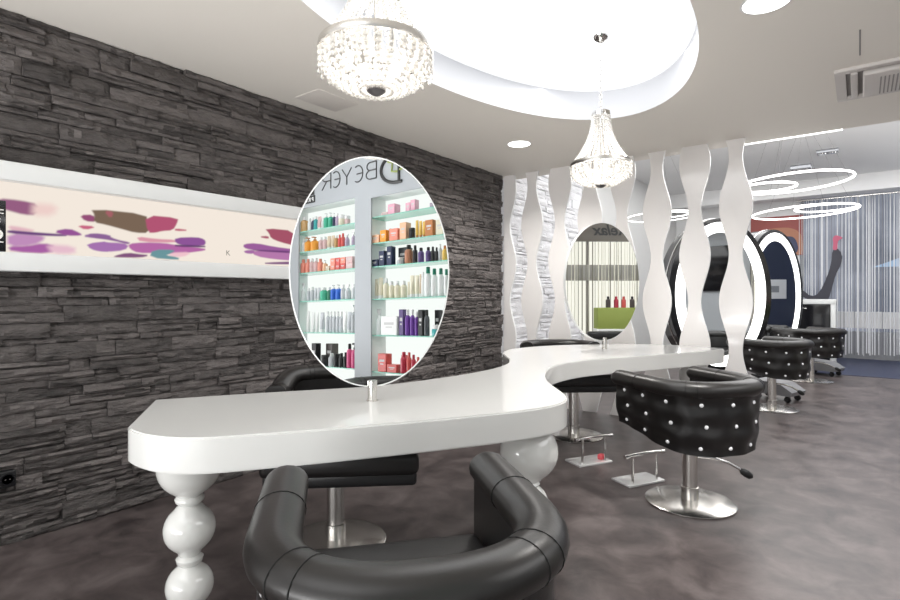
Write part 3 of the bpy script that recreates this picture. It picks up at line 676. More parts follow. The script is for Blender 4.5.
PRODUCTS = """L 0 -2.396 0.119 0.204 amber bottle
L 0 -2.283 0.064 0.175 clear bottle
L 0 -2.215 0.052 0.174 navy bottle
L 0 -2.157 0.063 0.187 teal bottle
L 0 -2.08 0.072 0.172 rose tube
L 0 -2.009 0.05 0.145 clear bottle
L 0 -1.944 0.08 0.196 green pump
L 0 -1.859 0.069 0.194 green pump
L 0 -1.79 0.049 0.181 navy pump
L 0 -1.728 0.058 0.167 mauve bottle
L 0 -1.647 0.086 0.14 cream jar
L 0 -1.539 0.074 0.114 rose jar
L 1 -2.409 0.065 0.19 clear bottle
L 1 -2.308 0.117 0.188 orange pump
L 1 -2.176 0.124 0.186 orange pump
L 1 -2.048 0.071 0.171 rose bottle
L 1 -1.967 0.07 0.169 rose bottle
L 1 -1.887 0.07 0.169 beige tube
L 1 -1.809 0.068 0.168 beige tube
L 1 -1.746 0.058 0.167 amber bottle
L 1 -1.683 0.047 0.166 red bottle
L 1 -1.622 0.056 0.177 red bottle
L 1 -1.542 0.065 0.163 mauve spray
L 1 -1.427 0.055 0.174 mauve spray
L 2 -2.417 0.086 0.189 coral bottle
L 2 -2.315 0.074 0.188 coral bottle
L 2 -2.231 0.073 0.187 rose bottle
L 2 -2.147 0.073 0.185 rose bottle
L 2 -2.061 0.081 0.171 coral bottle
L 2 -1.965 0.07 0.143 peach pump
L 2 -1.881 0.079 0.064 beige box
L 2 -1.777 0.087 0.077 coral box
L 2 -1.682 0.086 0.076 red box
L 2 -1.583 0.094 0.075 red box
L 2 -1.454 0.128 0.074 rose box
L 2 -1.776 0.087 0.153 coral box2
L 2 -1.68 0.086 0.152 red box2
L 2 -1.582 0.092 0.15 coral box2
L 2 -1.453 0.126 0.149 rose box2
L 3 -2.402 0.086 0.242 clear spray
L 3 -2.3 0.053 0.174 silver bottle
L 3 -2.222 0.062 0.185 silver bottle
L 3 -2.155 0.051 0.171 silver tube
L 3 -2.087 0.061 0.171 silver tube
L 3 -1.982 0.11 0.168 green bottle
L 3 -1.877 0.059 0.167 forest bottle
L 3 -1.794 0.087 0.191 blue pump
L 3 -1.699 0.086 0.19 blue pump
L 3 -1.614 0.066 0.188 silver bottle
L 3 -1.522 0.083 0.186 silver spray
L 3 -1.416 0.054 0.185 silver bottle
L 4 -2.302 0.064 0.279 white tube
L 4 -2.197 0.062 0.263 white tube
L 4 -2.12 0.052 0.261 white tube
L 4 -2.014 0.08 0.258 silver tube
L 4 -1.905 0.059 0.269 silver bottle
L 4 -1.841 0.049 0.268 silver bottle
L 4 -1.778 0.058 0.266 silver bottle
L 4 -1.711 0.057 0.264 silver bottle
L 4 -1.645 0.057 0.263 silver bottle
L 4 -1.575 0.065 0.261 white tube
L 4 -1.496 0.073 0.259 silver tube
L 4 -1.411 0.081 0.342 grey pump
L 5 -2.277 0.084 0.158 blue box
L 5 -2.137 0.092 0.286 black box
L 5 -1.96 0.139 0.282 umber box
L 5 -1.955 0.109 0.141 black jar
L 5 -1.829 0.087 0.165 silver bottle
L 5 -1.732 0.086 0.163 black jar
L 5 -1.643 0.075 0.174 black bottle
L 5 -1.568 0.056 0.185 black bottle
L 5 -1.492 0.078 0.294 magenta bottle
L 5 -1.403 0.086 0.304 magenta pump
R 0 -0.848 0.106 0.035 rose box
R 0 -0.739 0.112 0.117 pink box
R 0 -0.501 0.068 0.102 pink box
R 0 -0.422 0.074 0.124 pink box
R 0 -0.167 0.042 0.055 mauve box
R 1 -1.005 0.142 0.096 peach box
R 1 -0.876 0.098 0.141 orange box
R 1 -0.795 0.032 0.152 rust box
R 1 -0.704 0.134 0.14 coral box
R 1 -0.563 0.1 0.194 peach box
R 1 -0.461 0.075 0.124 black jar
R 1 -0.386 0.044 0.202 gold tube
R 1 -0.334 0.044 0.19 gold tube
R 1 -0.276 0.058 0.178 gold tube
R 1 -0.176 0.114 0.176 rust box
R 1 -0.033 0.103 0.162 cream box
R 2 -1.012 0.109 0.083 navy box
R 2 -0.905 0.09 0.177 navy box
R 2 -0.787 0.08 0.221 navy box
R 2 -0.668 0.141 0.208 charcoal box
R 2 -0.645 0.078 0.081 silver jar
R 2 -0.511 0.099 0.215 copper bottle
R 2 -0.416 0.059 0.202 black bottle
R 2 -0.329 0.073 0.167 violet bottle
R 2 -0.224 0.065 0.165 violet bottle
R 2 -0.16 0.049 0.164 black bottle
R 2 -0.107 0.042 0.152 black bottle
R 2 -0.058 0.041 0.183 silver bottle
R 2 0.01 0.068 0.161 gold bottle
R 3 -1.025 0.05 0.237 cream tube
R 3 -0.955 0.075 0.248 cream tube
R 3 -0.865 0.073 0.234 cream bottle
R 3 -0.776 0.072 0.196 cream bottle
R 3 -0.685 0.078 0.195 cream bottle
R 3 -0.585 0.077 0.193 cream bottle
R 3 -0.516 0.031 0.18 cream tube
R 3 -0.459 0.068 0.247 cream tube
R 3 -0.388 0.059 0.245 cream tube
R 3 -0.339 0.027 0.255 beige tube
R 3 -0.301 0.044 0.276 white bottle
R 3 -0.229 0.086 0.328 greencap bottle
R 3 -0.14 0.077 0.304 greencap bottle
R 3 -0.05 0.075 0.301 greencap bottle
R 3 0.025 0.061 0.287 greencap bottle
R 4 -0.971 0.091 0.305 clear spray
R 4 -0.778 0.262 0.218 white box
R 4 -0.605 0.069 0.294 violet box
R 4 -0.528 0.068 0.291 purple bottle
R 4 -0.457 0.06 0.29 purple bottle
R 4 -0.394 0.052 0.266 purple bottle
R 4 -0.321 0.065 0.285 black box
R 4 -0.249 0.064 0.284 charcoal bottle
R 4 -0.175 0.07 0.282 black box
R 4 -0.106 0.125 0.118 teal jar
R 5 -0.889 0.138 0.208 red box
R 5 -0.734 0.157 0.091 red box
R 5 -0.675 0.07 0.192 red box
R 5 -0.59 0.084 0.236 crimson bottle
R 5 -0.51 0.061 0.234 red bottle
R 5 -0.444 0.059 0.21 crimson bottle
R 5 -0.377 0.058 0.187 red bottle
R 6 -0.934 0.082 0.151 silver bottle
R 6 -0.821 0.08 0.148 white tube
R 6 -0.695 0.078 0.135 silver tube"""

# ------------------------------------------------------------------ lit product shelves (seen in the nearest mirror)
SX = .85; HB = SX+.30
bays = {'L': (-2.405, -1.305, -2.60, -1.25, 2.645), 'R': (-1.028, .42, -1.08, .47, 2.60)}
mb = MB()
ys = [-3.4, -2.405, -1.305, -1.028, .42, .75]
mb.box(SX, SX+.02, ys[0], ys[1], 0, RZ); mb.box(SX, SX+.02, ys[2], ys[3], 0, RZ); mb.box(SX, SX+.02, ys[4], ys[5], 0, RZ)
mb.box(SX, SX+.02, ys[1], ys[2], 2.645, RZ); mb.box(SX, SX+.02, ys[3], ys[4], 2.60, RZ); mb.box(SX, SX+.02, ys[1], ys[2], 0, .30); mb.box(SX, SX+.02, ys[3], ys[4], 0, .18)
mb.box(HB+.02, HB+.05, ys[0], ys[5], 0, RZ); mb.box(SX, HB+.05, ys[5], ys[5]+.05, 0, RZ); mb.box(SX, HB+.05, ys[0]-.05, ys[0], 0, RZ)
struct(mb.build('wall_shelf', 'grey_wall', smooth=False))
SHZ = {'L': [2.349, 2.075, 1.793, 1.418, 1.006, .578], 'R': [2.377, 2.066, 1.789, 1.409, .985, .564, .332]}
side = {'L': 'left', 'R': 'right'}
for b, (ya, yb_, ia, ib, zt) in bays.items():
    t = tag(empty('shelf_unit', (SX+.02, (ia+ib)/2, .2)), 'backlit white niche with glass shelves, %s bay of the product wall seen in the mirror' % side[b], 'shelf unit', 'backlit product shelves')
    inv = Matrix.Translation((-SX-.02, -(ia+ib)/2, -.2))
    def bb(mb, n, m, p=t):
        o = mb.build(n, m, p, smooth=False); o.matrix_local = inv; return o
    bb(MB().box(HB, HB+.015, ia, ib, .16, zt+.04), 'back_panel', 'niche')
    mb = MB(); mb.box(SX+.021, HB, ia-.02, ia, .16, zt+.04); mb.box(SX+.021, HB, ib, ib+.02, .16, zt+.04); mb.box(SX+.021, HB, ia, ib, zt+.02, zt+.04); mb.box(SX+.021, HB, ia, ib, .16, .18)
    bb(mb, 'niche_sides', 'white')
    for z in SHZ[b]: bb(MB().box(SX+.03, HB-.01, ia+.003, ib-.003, z-.012, z), 'glass_shelf', 'glass_edge')
COL = dict(amber=(.50,.30,.12), clear=(.70,.74,.74), navy=(.025,.035,.085), teal=(.03,.35,.36), rose=(.62,.42,.42), green=(.06,.42,.27), mauve=(.42,.33,.45), cream=(.70,.66,.52), orange=(.80,.33,.04), beige=(.62,.49,.36),
           red=(.62,.09,.08), coral=(.78,.27,.20), peach=(.80,.47,.30), silver=(.52,.54,.57), forest=(.04,.20,.12), blue=(.03,.13,.55), white=(.80,.81,.80), grey=(.42,.44,.46), black=(.015,.015,.018), umber=(.06,.045,.04),
           magenta=(.60,.08,.22), pink=(.75,.40,.50), rust=(.50,.20,.07), gold=(.68,.44,.09), charcoal=(.07,.075,.085), copper=(.42,.18,.10), violet=(.10,.06,.20), purple=(.15,.045,.32), greencap=(.78,.80,.80), crimson=(.45,.03,.06))
for k, c in COL.items(): M['pr_'+k] = mat('product_'+k, c, .3, spec=.5)
M['pr_cap'] = mat('cap_white', (.75, .75, .75), .35); M['pr_capg'] = mat('cap_green', (.01, .19, .12), .35); M['pr_lab'] = mat('product_print', (.55, .55, .55), .5)
cache = {}
def product(kind, col):
    if (kind, col) in cache: return cache[kind, col]
    b = MB(); m = ['pr_'+col, 'pr_cap', 'pr_lab']
    if col in ('black', 'violet', 'magenta', 'copper', 'umber', 'charcoal'): m[1] = 'black'
    if col == 'greencap': m[1] = 'pr_capg'
    if col in ('orange', 'gold'): m[1] = 'pr_rust'
    if col in ('red', 'crimson', 'coral'): m[1] = 'pr_'+col
    if kind == 'box':
        b.rbox(-.5, .5, -.5, .5, 0, 1, .03, 0, n=1); b.box(-.505, -.5, -.3, .3, .55, .68, 2); b.box(-.505, -.5, -.2, .2, .40, .46, 2)
    elif kind == 'jar':
        b.lathe([(.001, 0), (.47, 0), (.5, .06), (.5, .58), (.45, .64), (.001, .64)], 16, mi=0); b.lathe([(.49, .64), (.5, .68), (.5, .95), (.46, 1), (.001, 1)], 16, mi=1)
    elif kind == 'tube':
        b.lathe([(.001, 0), (.42, 0), (.42, .16), (.001, .16)], 14, mi=1)
        n = 14; v = []
        for j in range(7):
            u = j/6
            for k in range(n):
                a = 2*PI*k/n; v.append((.46*math.cos(a)*(1-.88*u**2), .46*math.sin(a)*(1+.08*u), .16+.84*u))
        b.add(v, [(j*n+k, j*n+(k+1) % n, (j+1)*n+(k+1) % n, (j+1)*n+k) for j in range(6) for k in range(n)]+[tuple(range(6*n, 7*n))], 0)
    elif kind == 'pump':
        b.lathe([(.001, 0), (.47, 0), (.5, .04), (.5, .62), (.40, .70), (.18, .74), (.001, .74)], 16, mi=0); b.lathe([(.2, .74), (.2, .82), (.07, .83), (.07, .93), (.001, .93)], 12, mi=1); b.box(-.42, .12, -.12, .12, .93, 1, 1)
    elif kind == 'spray':
        b.lathe([(.001, 0), (.45, 0), (.5, .05), (.46, .55), (.22, .72), (.16, .76), (.001, .76)], 16, mi=0); b.lathe([(.19, .76), (.19, .84), (.001, .84)], 12, mi=1); b.box(-.1, .16, -.42, .22, .84, 1, 1)
    else:
        b.lathe([(.001, 0), (.46, 0), (.5, .04), (.5, .62), (.42, .72), (.22, .78), (.001, .78)], 16, mi=0); b.lathe([(.27, .78), (.28, .80), (.26, .98), (.22, 1), (.001, 1)], 14, mi=1)
    cache[kind, col] = b.mesh(kind, m, angle=40); return cache[kind, col]
ORD = ['first', 'second', 'third', 'fourth', 'fifth', 'sixth', 'seventh', 'eighth', 'ninth', 'tenth', 'eleventh', 'twelfth', 'thirteenth', 'fourteenth', 'fifteenth']
SH = {'L': ['top', 'second', 'third', 'fourth', 'fifth', 'lowest'], 'R': ['top', 'second', 'third', 'fourth', 'fifth', 'sixth', 'lowest']}
NM = {'box': 'carton', 'jar': 'jar', 'tube': 'tube', 'pump': 'pump bottle', 'spray': 'spray bottle', 'bottle': 'bottle'}
count = {}; placed = {}
for ln in PRODUCTS.split('\n'):
    b, r, y, w, h, col, kind = ln.split(); r = int(r); y, w, h = float(y), float(w), float(h); z = SHZ[b][r]
    up_ = kind == 'box2'
    if up_: kind = 'box'; h = h/2; z += h
    o = link({'box': 'carton', 'jar': 'jar', 'tube': 'tube', 'pump': 'pump_bottle', 'spray': 'spray_bottle', 'bottle': 'bottle'}[kind], product(kind, col))
    o.scale = (min(w*.9, .10), w*.96, h); o.location = (SX+.09, y, z+.001)
    if kind in ('jar', 'bottle', 'pump', 'spray'): o.scale.x = min(w*.96, .11)
    for q, (qy, qw, qh) in placed.get((b, r, up_), []):
        if abs(qy-y) < (qw+w)/2-.003: (o if h > qh else q).location.x = SX+.205
    placed.setdefault((b, r, up_), []).append((o, (y, w*.96, h)))
    k = count[b, r, up_] = count.get((b, r, up_), 0)+1
    cn = {'greencap': 'white green-capped'}.get(col, col)
    if up_: lab = '%s carton, %s in the stacked upper layer, third shelf, mirrored left bay' % (cn, ORD[k-1])
    else: lab = '%s %s, %s from left, %s shelf of the mirrored %s bay' % (cn, NM[kind], ORD[k-1], SH[b][r], side[b])
    tag(o, lab, {'box': 'carton', 'jar': 'jar', 'tube': 'tube'}.get(kind, 'bottle'), 'hair products on the backlit shelves')

# lettering over the shelves, on the wall facing -x
WT = lambda y, z: Matrix.Translation((SX-.004, y, z)) @ Matrix.Rotation(-PI/2, 4, 'Z') @ Matrix.Rotation(PI/2, 4, 'X')
sg = tag(empty('wall_lettering', (SX, -1.4, 2.83)), 'black wall lettering and round emblem with green stroke above the shelves, reversed in the mirror', 'lettering')
sinv = Matrix.Translation((-SX, 1.4, -2.83))
ink = mat('sign_ink', (.02, .02, .02), .5); grn = mat('sign_green', (.30, .36, .10), .5)
def letters(s, size, y, z, off, m, sx=1.):
    me = text_mesh(s, size, .001, off); me.materials.clear(); me.materials.append(m)
    o = link('letters', me, sg); o.matrix_local = sinv @ WT(y, z) @ Matrix.Diagonal((sx, 1, 1, 1)); return o
thin = mat('sign_thin', (.05, .05, .05), .5)
def strokes(paths, y, z, w, h, m, name='letters', rad=.0075):
    mb = MB()
    for p in paths: mb.tube([(SX-.003, y-px*w, z+pz*h) for px, pz in p], rad, 6)
    o = mb.build(name, m, sg); o.matrix_local = sinv; return o
def arc(cx_, cz_, rx, rz, a0, a1, n=12): return [(cx_+rx*math.cos(math.radians(a0+(a1-a0)*k/n)), cz_+rz*math.sin(math.radians(a0+(a1-a0)*k/n))) for k in range(n+1)]
LET = {'B': [[(0, 0), (0, 1)], [(0, 1), (.5, 1)]+arc(.5, .76, .3, .24, 90, -90)+[(0, .52)], arc(.5, .26, .36, .26, 90, -90)+[(0, 0)]],
       'E': [arc(.5, .5, .5, .5, 60, 300), [(0, .5), (.6, .5)]],
       'Y': [[(0, 1), (.45, .48), (.9, 1)], [(.45, .48), (.45, 0)]],
       'R': [[(0, 0), (0, 1), (.5, 1)]+arc(.5, .76, .32, .24, 90, -90)+[(0, .52)], [(.4, .52), (.85, 0)]]}
for ch, y, w in zip('BEYER', (-.935, -1.165, -1.365, -1.575, -1.75), (.20, .175, .19, .165, .20)):
    strokes(LET[ch], y, 2.825, w, .20, thin)
letters('L', .34, -2.055, 2.80, .004, ink)
strokes([arc(.03, .17, .25, .165, -100, 85, 24)], -.575, 2.715, 1, 1, ink, 'emblem', .021)
strokes([[(0, 0), (0, .33)], [(-.05, .005), (.03, .0)]], -.575, 2.715, 1, 1, ink, 'emblem', .018)
strokes([[(.17, .26), (.10, .235), (.112, .14), (.035, .125), (-.065, .155)]], -.575, 2.715, 1, 1, grn, 'emblem', .014)
bx = MB().box(SX-.003, SX-.001, -2.62, -2.06, 2.695, 2.79).build('name_plate', ink, sg, smooth=False); bx.matrix_local = sinv
letters('P R O', .075, -2.09, 2.715, .001, M['white'])

# ------------------------------------------------------------------ rear salon
# tall oval light mirrors on black frames
def light_mirror(name, label, c, al, a, b):
    t = tag(empty(name, (c[0], c[1], 0), -al), label, 'mirror', 'tall lit oval mirrors')   # local +Y along plate, +X its face
    n = 96; zc = c[2]
    def ring(ra, rb, x): return [(x, ra*math.cos(2*PI*k/n), zc+rb*math.sin(2*PI*k/n)) for k in range(n)]
    def band(rings): return MB().add(sum(rings, []), [(i*n+k, i*n+(k+1) % n, (i+1)*n+(k+1) % n, (i+1)*n+k) for i in range(len(rings)-1) for k in range(n)])
    a1, b1, a2, b2 = a-.075, b-.05, a-.20, b-.175
    band([ring(a1, b1, .03), ring(a, b, .02), ring(a, b, -.29), ring(a1, b1, -.30)]).build('outer_frame', 'black_gloss', t, angle=50)
    band([ring(a2, b2, .028), ring(a1, b1, .028)]).build('light_band', 'led', t, smooth=False)
    MB().add(ring(a2, b2, .026), [tuple(range(n))]).build('mirror_glass', 'mirror', t, smooth=False)
    MB().add(ring(a1, b1, -.295), [tuple(range(n))]).build('rear_panel', 'black_gloss', t, smooth=False)
    mb = MB(); mb.tube([(-.085, (a+.001)*math.cos(q), zc+(b+.001)*math.sin(q)) for q in [2*PI*k/64 for k in range(64)]], .012, 6, closed=True); mb.build('chrome_trim', 'chrome', t)
    MB().rbox(-.18, .04, -.30, .30, 0, .06, .02).build('foot', 'black_gloss', t)
    MB().rbox(-.06, .0, -.16, .16, .05, zc-b+.12, .01).build('stem', 'black_gloss', t)
light_mirror('light_mirror', 'tall oval mirror with white light band, nearer one, half hidden by the wavy panels', (-1.36, 7.15, 1.29), math.radians(50), .64, .93)
light_mirror('light_mirror.001', 'tall oval mirror with white light band, further one, showing left of the cabinet', (-1.06, 9.62, 1.27), math.radians(26), .72, 1.03)

# ring pendants
def ring_pendant(name, label, c, r, inner):
    t = tag(empty(name, c), label, 'pendant lamp', 'hoop pendant lamps')
    def hoop(cx_, cy_, z, rr, nm, tilt=0):
        mb = MB(); mb.tube([(cx_+rr*math.cos(2*PI*k/80), cy_+rr*math.sin(2*PI*k/80), z+tilt*math.cos(2*PI*k/80)) for k in range(80)], .0105 if c[0] > -2 else .006, 8, closed=True); mb.build(nm, 'led_ring', t)
    hoop(0, 0, 0, r, 'outer_hoop', .02)
    hoop(*inner, 'inner_hoop')
    zc = RZ-c[2]
    MB().rbox(-.13, .13, -.13, .13, zc-.05, zc, .008).build('canopy', 'steel', t)
    mb = MB()
    for k in range(3):
        a = 2*PI*k/3+.4; mb.tube([(.08*math.cos(a), .08*math.sin(a), zc-.05), (r*math.cos(a), r*math.sin(a), .02)], .0009, 5)
    mb.tube([(0, 0, zc-.05), (inner[0], inner[1]+inner[3], inner[2])], .0009, 5); mb.build('suspension_wire', 'dark_metal', t)
ring_pendant('hoop_pendant', 'large glowing hoop pendant nearest the partition end, at upper right', (-.57, 6.60, 2.455), .53, (-.22, -.02, -.02, .27))
ring_pendant('hoop_pendant.001', 'glowing hoop pendant lower and further back, over the back row of chairs', (-.60, 8.56, 2.40), .60, (.24, .0, .03, .34))
ring_pendant('hoop_pendant.002', 'glowing hoop pendant seen through the gaps between the wavy panels', (-2.38, 8.3, 2.47), .50, (.1, .0, .02, .28))

# light line under the front ceiling's rear edge
ll = tag(MB().box(-.88, -.12, SY1-.012, SY1+.012, CZ-.006, CZ+.006).build('light_line', 'led', smooth=False), 'thin white light line along the ceiling edge right of the last wavy panel', 'light')
sp = tag(empty('spotlight', (-.40, 10.17, RZ)), 'small grey twin spotlight on the rear ceiling above the hoop pendants', 'spotlight')
MB().rbox(-.14, .14, -.09, .09, -.05, 0, .01).build('housing', 'grey', sp)
for k in (-1, 1): MB().lathe([(.001, -.06), (.05, -.06), (.055, -.05), (.05, -.04)], 20, (k*.065, 0, 0)).build('lens', 'chrome', sp)
s2 = tag(empty('spotlight.002', (-.82, 11.1, RZ)), 'small grey box light on the rear ceiling, left of the twin spotlight', 'spotlight')
MB().rbox(-.15, .15, -.10, .10, -.07, 0, .01).build('housing', 'grey', s2)
MB().box(-.11, .11, -.06, .06, -.072, -.069).build('diffuser', 'white', s2)
bs = tag(empty('spotlight.001', (-1.62, PY+.12, CZ-.02)), 'tiny black spotlight at the ceiling between two wavy panels', 'spotlight')
MB().lathe([(.001, -.06), (.022, -.06), (.026, -.05), (.026, .0), (.012, .01), (.012, .02)], 16).build('housing', 'black', bs)

# white cabinet with a dark front
cb = tag(empty('cabinet', (-.70, 12.0, 0), 0), 'small white framed cabinet with dark glass door beside the string curtain', 'cabinet')
mb = MB(); mb.rbox(-.355, -.28, -.215, .215, 0, 1.13, .004); mb.rbox(.28, .355, -.215, .215, 0, 1.13, .004); mb.rbox(-.36, .36, -.22, .22, 1.12, 1.21, .006); mb.rbox(-.30, .30, -.2, .22, 0, .08, .004); mb.box(-.29, .29, .19, .21, .05, 1.15)
mb.build('carcass', 'frame_white', cb)
dr = MB().rbox(-.27, .27, -.215, -.195, .09, 1.11, .004).build('door', 'black_gloss', cb)
mb = MB(); mb.box(-.25, -.20, -.222, -.214, .12, 1.08); mb.build('door_stile', 'frame_white', dr)
MB().rbox(-.17, -.08, -.235, -.215, 1.03, 1.05, .003).build('handle', 'chrome', dr)

# low rolling foot stools
def stool(name, loc, ang, label):
    t = tag(empty(name, loc, math.radians(ang)), label, 'footstool', 'rolling footstools')
    mb = MB(); P_ = [(-.22, .08), (.22, .08), (.24, .13), (.10, .22), (-.20, .24)]
    mb.add([(x, -.17, z) for x, z in P_]+[(x, .17, z) for x, z in P_], [(0, 1, 2, 3, 4), (9, 8, 7, 6, 5)]+[(k, (k+1) % 5, 5+(k+1) % 5, 5+k) for k in range(5)])
    mb.build('body', mat('stool_grey', (.22, .22, .23), .4), t, angle=20)
    for x in (-.17, .17):
        for y in (-.12, .12):
            mb = MB(); mb.lathe([(.001, -.014), (.034, -.014), (.038, 0), (.034, .014), (.001, .014)], 16, (0,0,0), 0, Matrix.Translation((x, y, .038)) @ Matrix.Rotation(PI/2, 4, 'X')); mb.box(x-.015, x+.015, y-.02, y+.02, .06, .082)
            mb.build('caster', 'black', t)
stool('footstool', (-.80, 7.62, 0), -20, 'low grey footstool on black casters behind the nearer lit-mirror chair')
stool('footstool.001', (-.47, 10.45, 0), -20, 'low grey footstool on black casters behind the furthest chair')

# picture on the far wall
pf = tag(empty('wall_picture', (-1.42, BY, 2.55)), 'picture of coppery red and dark waves on the far wall above the lit mirrors', 'picture')
MB().rbox(-.48, .48, -.03, 0, -.42, .42, .005).build('canvas', mat('pic_base', (.34, .09, .08), .6), pf)
mb = MB()
for i, p in enumerate([[(-.48,.1),(.1,.2),(.42,.1),(.48,-.15),(.48,-.42),(.3,-.42),(.2,-.05),(-.2,.0),(-.48,-.15)], [(-.1,-.1),(.18,0),(.36,-.05),(.42,-.42),(-.1,-.42)], [(-.48,-.15),(-.2,-.1),(-.1,-.42),(-.48,-.42)]]):
    q = chaikin(p); mb.add([(x, -.031-.0005*i, z) for x, z in q], [tuple(range(len(q)))], i)
mb.build('painted_waves', [mat('pic_copper', (.45, .20, .12), .6), mat('pic_navy', (.05, .06, .12), .6), mat('pic_brown', (.12, .08, .06), .6)], pf, smooth=False)

# far window: muted street, panes, awning
def street_mat():
    m = bpy.data.materials.new('street_view'); m.use_nodes = True; nt = m.node_tree; L = nt.links.new; nt.nodes.remove(nt.nodes['Principled BSDF'])
    tc = nt.nodes.new('ShaderNodeTexCoord'); n = nt.nodes.new('ShaderNodeTexNoise'); n.inputs['Scale'].default_value = 1.3; n.inputs['Detail'].default_value = 4
    L(tc.outputs['Object'], n.inputs['Vector']); r = nt.nodes.new('ShaderNodeValToRGB'); e = r.color_ramp.elements
    e[0].position = .35; e[0].color = (.19, .21, .26, 1); e[1].position = .68; e[1].color = (.42, .45, .53, 1)
    L(n.outputs['Fac'], r.inputs['Fac']); em_ = nt.nodes.new('ShaderNodeEmission'); L(r.outputs['Color'], em_.inputs['Color']); em_.inputs['Strength'].default_value = .75
    L(em_.outputs[0], nt.nodes['Material Output'].inputs['Surface']); return m
w2 = struct(MB().box(-1.0, EX+.2, BY+.42, BY+.45, 0, RZ).build('window_2', street_mat(), smooth=False))
mb = MB()
for x in (-1.0, 1.2, 3.0): mb.box(x, x+.06, BY+.20, BY+.26, .55, RZ)
mb.build('window_frame', 'grey', w2, smooth=False)
aw = tag(MB().add([(.2, BY+.35, 1.85), (1.6, BY+.35, 1.85), (1.6, BY+.35, 2.38), (1.15, BY+.35, 2.25), (.45, BY+.35, 1.95)], [(0,1,2,3,4)]).add([(.2, BY+.36, 1.85), (1.6, BY+.36, 1.85), (1.6, BY+.36, 2.38), (1.15, BY+.36, 2.25), (.45, BY+.36, 1.95)], [(4,3,2,1,0)]).build('awning', emission_mat('awning_blue', (.45, .62, .85), .7), smooth=False), 'pale blue awning outside the far window behind the string curtain', 'awning')
ws = struct(MB().box(-.5, EX, BY+.30, BY+.34, .62, .95).build('trim_4', 'white', smooth=False))

# string curtain
sc_m = mat('curtain_string', (.72, .73, .76), .5); sc_d = mat('curtain_string_dark', (.20, .20, .23), .5)
mb = MB(); x = -1.0
while x < 2.2:
    yo = BY-.12+random.uniform(-.04, .04); w_ = random.choice((.004, .006, .009)); bz = random.uniform(.10, .16)
    mb.box(x-w_, x+w_, yo-.003, yo+.003, bz, 3.224, 0 if random.random() < .86 else 1); x += random.uniform(.016, .06)
cu = mb.build('string_curtain', [sc_m, sc_d], smooth=False); tag(cu, 'pale grey string curtain hanging across the far shop window', 'curtain', kind='stuff')
MB().box(-1.05, 2.2, BY-.17, BY-.07, 3.24, 3.27)
rl = tag(MB().rbox(-1.05, 2.2, BY-.17, BY-.07, 3.225, 3.262, .004).build('curtain_rail', 'steel'), 'slim metal rail the string curtain hangs from', 'rail')

mb = MB(); y = 5.76
while y < 9.1:
    w_ = random.choice((.004, .006, .010)); mb.box(EX-.075, EX-.069, y-w_, y+w_, .15, 2.365, 0 if random.random() < .55 else 1); y += random.uniform(.025, .085)
tag(mb.build('string_curtain', [mat('string_cream', (.80, .78, .66), .5), mat('string_olive', (.22, .21, .16), .5)], smooth=False), 'thin cream string curtain over the bright right window, seen in the further mirror', 'curtain', kind='stuff')

# dark bird-like window figure
bf = tag(empty('window_figure', (-.30, BY-.25, 1.3)), 'dark V-shaped figure with pink flamingo-like head before the string curtain', 'figure')
def flat(pts, nm, m, y):
    q = chaikin(pts, 1); mb = MB(); n = len(q)
    mb.add([(x, y, z) for x, z in q]+[(x, y+.02, z) for x, z in q], [tuple(range(n)), tuple(range(2*n-1, n-1, -1))]+[(k, (k+1) % n, n+(k+1) % n, n+k) for k in range(n)])
    o = mb.build(nm, m, bf, smooth=False); return o
dk = mat('figure_dark', (.045, .045, .06), .6)
def ax(px): u = (px-450)/531; s = (BY-.25)/(.7911+u*.6117); return s*(-.6117+u*.7911)+.30, s
def pp(l):
    o = []
    for px, py in l:
        x, s = ax(px); o.append((x, 1.27+(296-py)*s/531-1.3))
    return o
flat(pp([(752,244),(770,262),(784,280),(802,289),(812,297),(820,293),(828,276),(832,262),(833,250),(837,247),(843,254),(842,264),(836,275),(832,290),(828,302),(812,302),(806,298),(790,290),(774,280),(756,262)]), 'body_shape', dk, 0)
flat(pp([(833,250),(834,243),(833,238),(836,235),(840,236),(844,238),(839,240),(838,244),(838,250)]), 'head_shape', mat('figure_pink', (.55, .12, .20), .6), -.004)

# ------------------------------------------------------------------ things the further mirror shows along the right wall
scn = tag(MB().rbox(EX-.05, EX-.005, 4.60, 5.36, 1.38, 2.36, .006).build('wall_screen', 'black_gloss'), 'black flat panel on the far right wall, seen in the nearer lit mirror', 'screen')
nv = tag(MB().rbox(EX-.04, EX-.005, 11.2, 13.25, .5, 2.95, .01).build('wall_board', mat('board_navy', (.035, .045, .085), .5)), 'dark navy wall board on the far right wall, seen in the further lit mirror', 'board')
nf = tag(empty('notice_frame', (EX-.05, 12.62, 1.44)), 'pale framed notice on the navy board, seen in the further lit mirror', 'notice')
MB().rbox(-.02, .01, -.35, .35, -.24, .24, .01).build('frame', 'white', nf)
MB().box(-.022, -.02, -.12, .16, -.08, .08).build('print', 'grey', nf)
for (y0, y1, z0, z1, m_, nm, lb_, ct) in ((5.75, 7.6, 1.58, 1.90, 'grey', 'privacy_band', 'grey frosted band across the shop window, seen in the further oval mirror', 'window band'),):
    tag(MB().rbox(EX-.03, EX-.005, y0, y1, z0, z1, .004).build(nm, mat('band_grey', (.42, .41, .38), .6)), lb_, ct)
gp = tag(empty('flower_box', (EX-.32, 7.05, .62)), 'green planter box along the bright window, seen in the further oval mirror', 'planter')
MB().rbox(-.14, .14, -.68, .75, .0, .42, .02).build('box', mat('leaf_green', (.30, .36, .08), .6), gp)
MB().rbox(-.15, .15, -.69, .76, -.62, .01, .01).build('stand', 'white', gp)
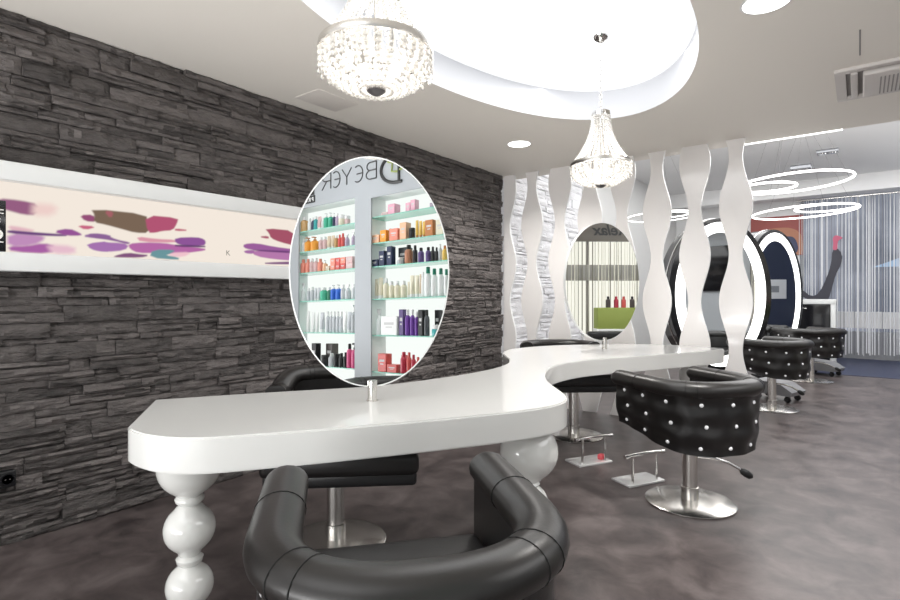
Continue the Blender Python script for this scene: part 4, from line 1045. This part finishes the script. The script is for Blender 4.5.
for k, (y, c_) in enumerate(((6.62, 'umber'), (6.78, 'crimson'), (6.93, 'red'), (7.10, 'umber'), (7.26, 'crimson'), (7.44, 'red'))):
    o = link('bottle', product('bottle', c_)); o.scale = (.09, .09, .22); o.location = (EX-.32, y, 1.042)
    tag(o, '%s bottle standing on the green planter, %s from the left in the further mirror' % ({'umber': 'dark brown', 'crimson': 'deep red', 'red': 'bright red'}[c_], ORD[k]), 'bottle', 'bottles on the planter')
sf = tag(empty('waiting_bench', (3.05, 6.3, 0)), 'low black bench in front of the shop window, seen in the further oval mirror', 'bench')
MB().rbox(-.3, .3, -.2, 1.1, .28, .46, .04).build('seat', 'leather', sf); MB().rbox(.22, .34, -.2, 1.1, .42, .60, .04).build('backrest', 'leather', sf)
for x in (-.22, .25):
    for y in (-.1, 1.0): MB().lathe([(.02, 0), (.02, .29), (.001, .29)], 12, (x, y, 0)).build('leg', 'chrome', sf)

struct(MB().box(-.004, .004, 3.69, 4.08, CZ-.002, CZ+.001).build('trim_5', 'slot', smooth=False))

# ------------------------------------------------------------------ light
w = bpy.data.worlds.new('world'); sc.world = w; w.use_nodes = True
w.node_tree.nodes['Background'].inputs[0].default_value = (1, .99, .98, 1); w.node_tree.nodes['Background'].inputs[1].default_value = 1.0
def area(name, loc, sx, sy, e, rot=(0,0,0), col=(1,1,1)):
    l = bpy.data.lights.new(name, 'AREA'); l.shape = 'RECTANGLE'; l.size = sx; l.size_y = sy; l.energy = e; l.color = col
    o = bpy.data.objects.new(name, l); C.objects.link(o); o.location = loc; o.rotation_euler = rot; return o
area('fill_front_down', (-1.2, -1.6, RZ-.02), 3.0, 2.0, 35)  # added fill from above, behind the camera; no fixture modelled
area('fill_right_down', (2.3, 3.2, CZ-.02), 2.2, 3.6, 75)  # added fill for the unseen right side, not a known fitting
area('fill_rear_down', (-.8, 9.2, RZ-.02), 3.5, 5, 170)  # added fill to brighten the back area from above
area('recess_lamp', (-1.5, 2.6, CZ+RH-.01), 1.1, 2.6, 22, col=(1, .99, .97))
area('fill_behind_camera', (-.5, -3.6, 1.7), 5, 2.6, 25, (PI/2, 0, 0))  # invented soft fill behind the camera, aimed into the room

fu = area('fill_front_up', (-1.4, -2.6, .5), 3.4, .8, 80, (math.radians(128), 0, 0)); fu.data.spread = math.radians(110)  # out-of-view fill, added to lift the front ceiling
area('fill_edge_up', (-.6, SY1+.15, CZ+.2), 3.5, .2, 60, (math.radians(150), 0, 0))  # added behind the slab edge to brighten the raised rear ceiling
area('fill_rear_up', (2.5, 9.2, 2.2), 1, 5, 70, (PI, 0, 0))  # extra fill outside the frame, added to lighten the rear ceiling
sc.view_settings.view_transform = 'Standard'; sc.view_settings.look = 'None'; sc.view_settings.exposure = .15
sc.cycles.use_denoising = True
sc.cycles.max_bounces = 8
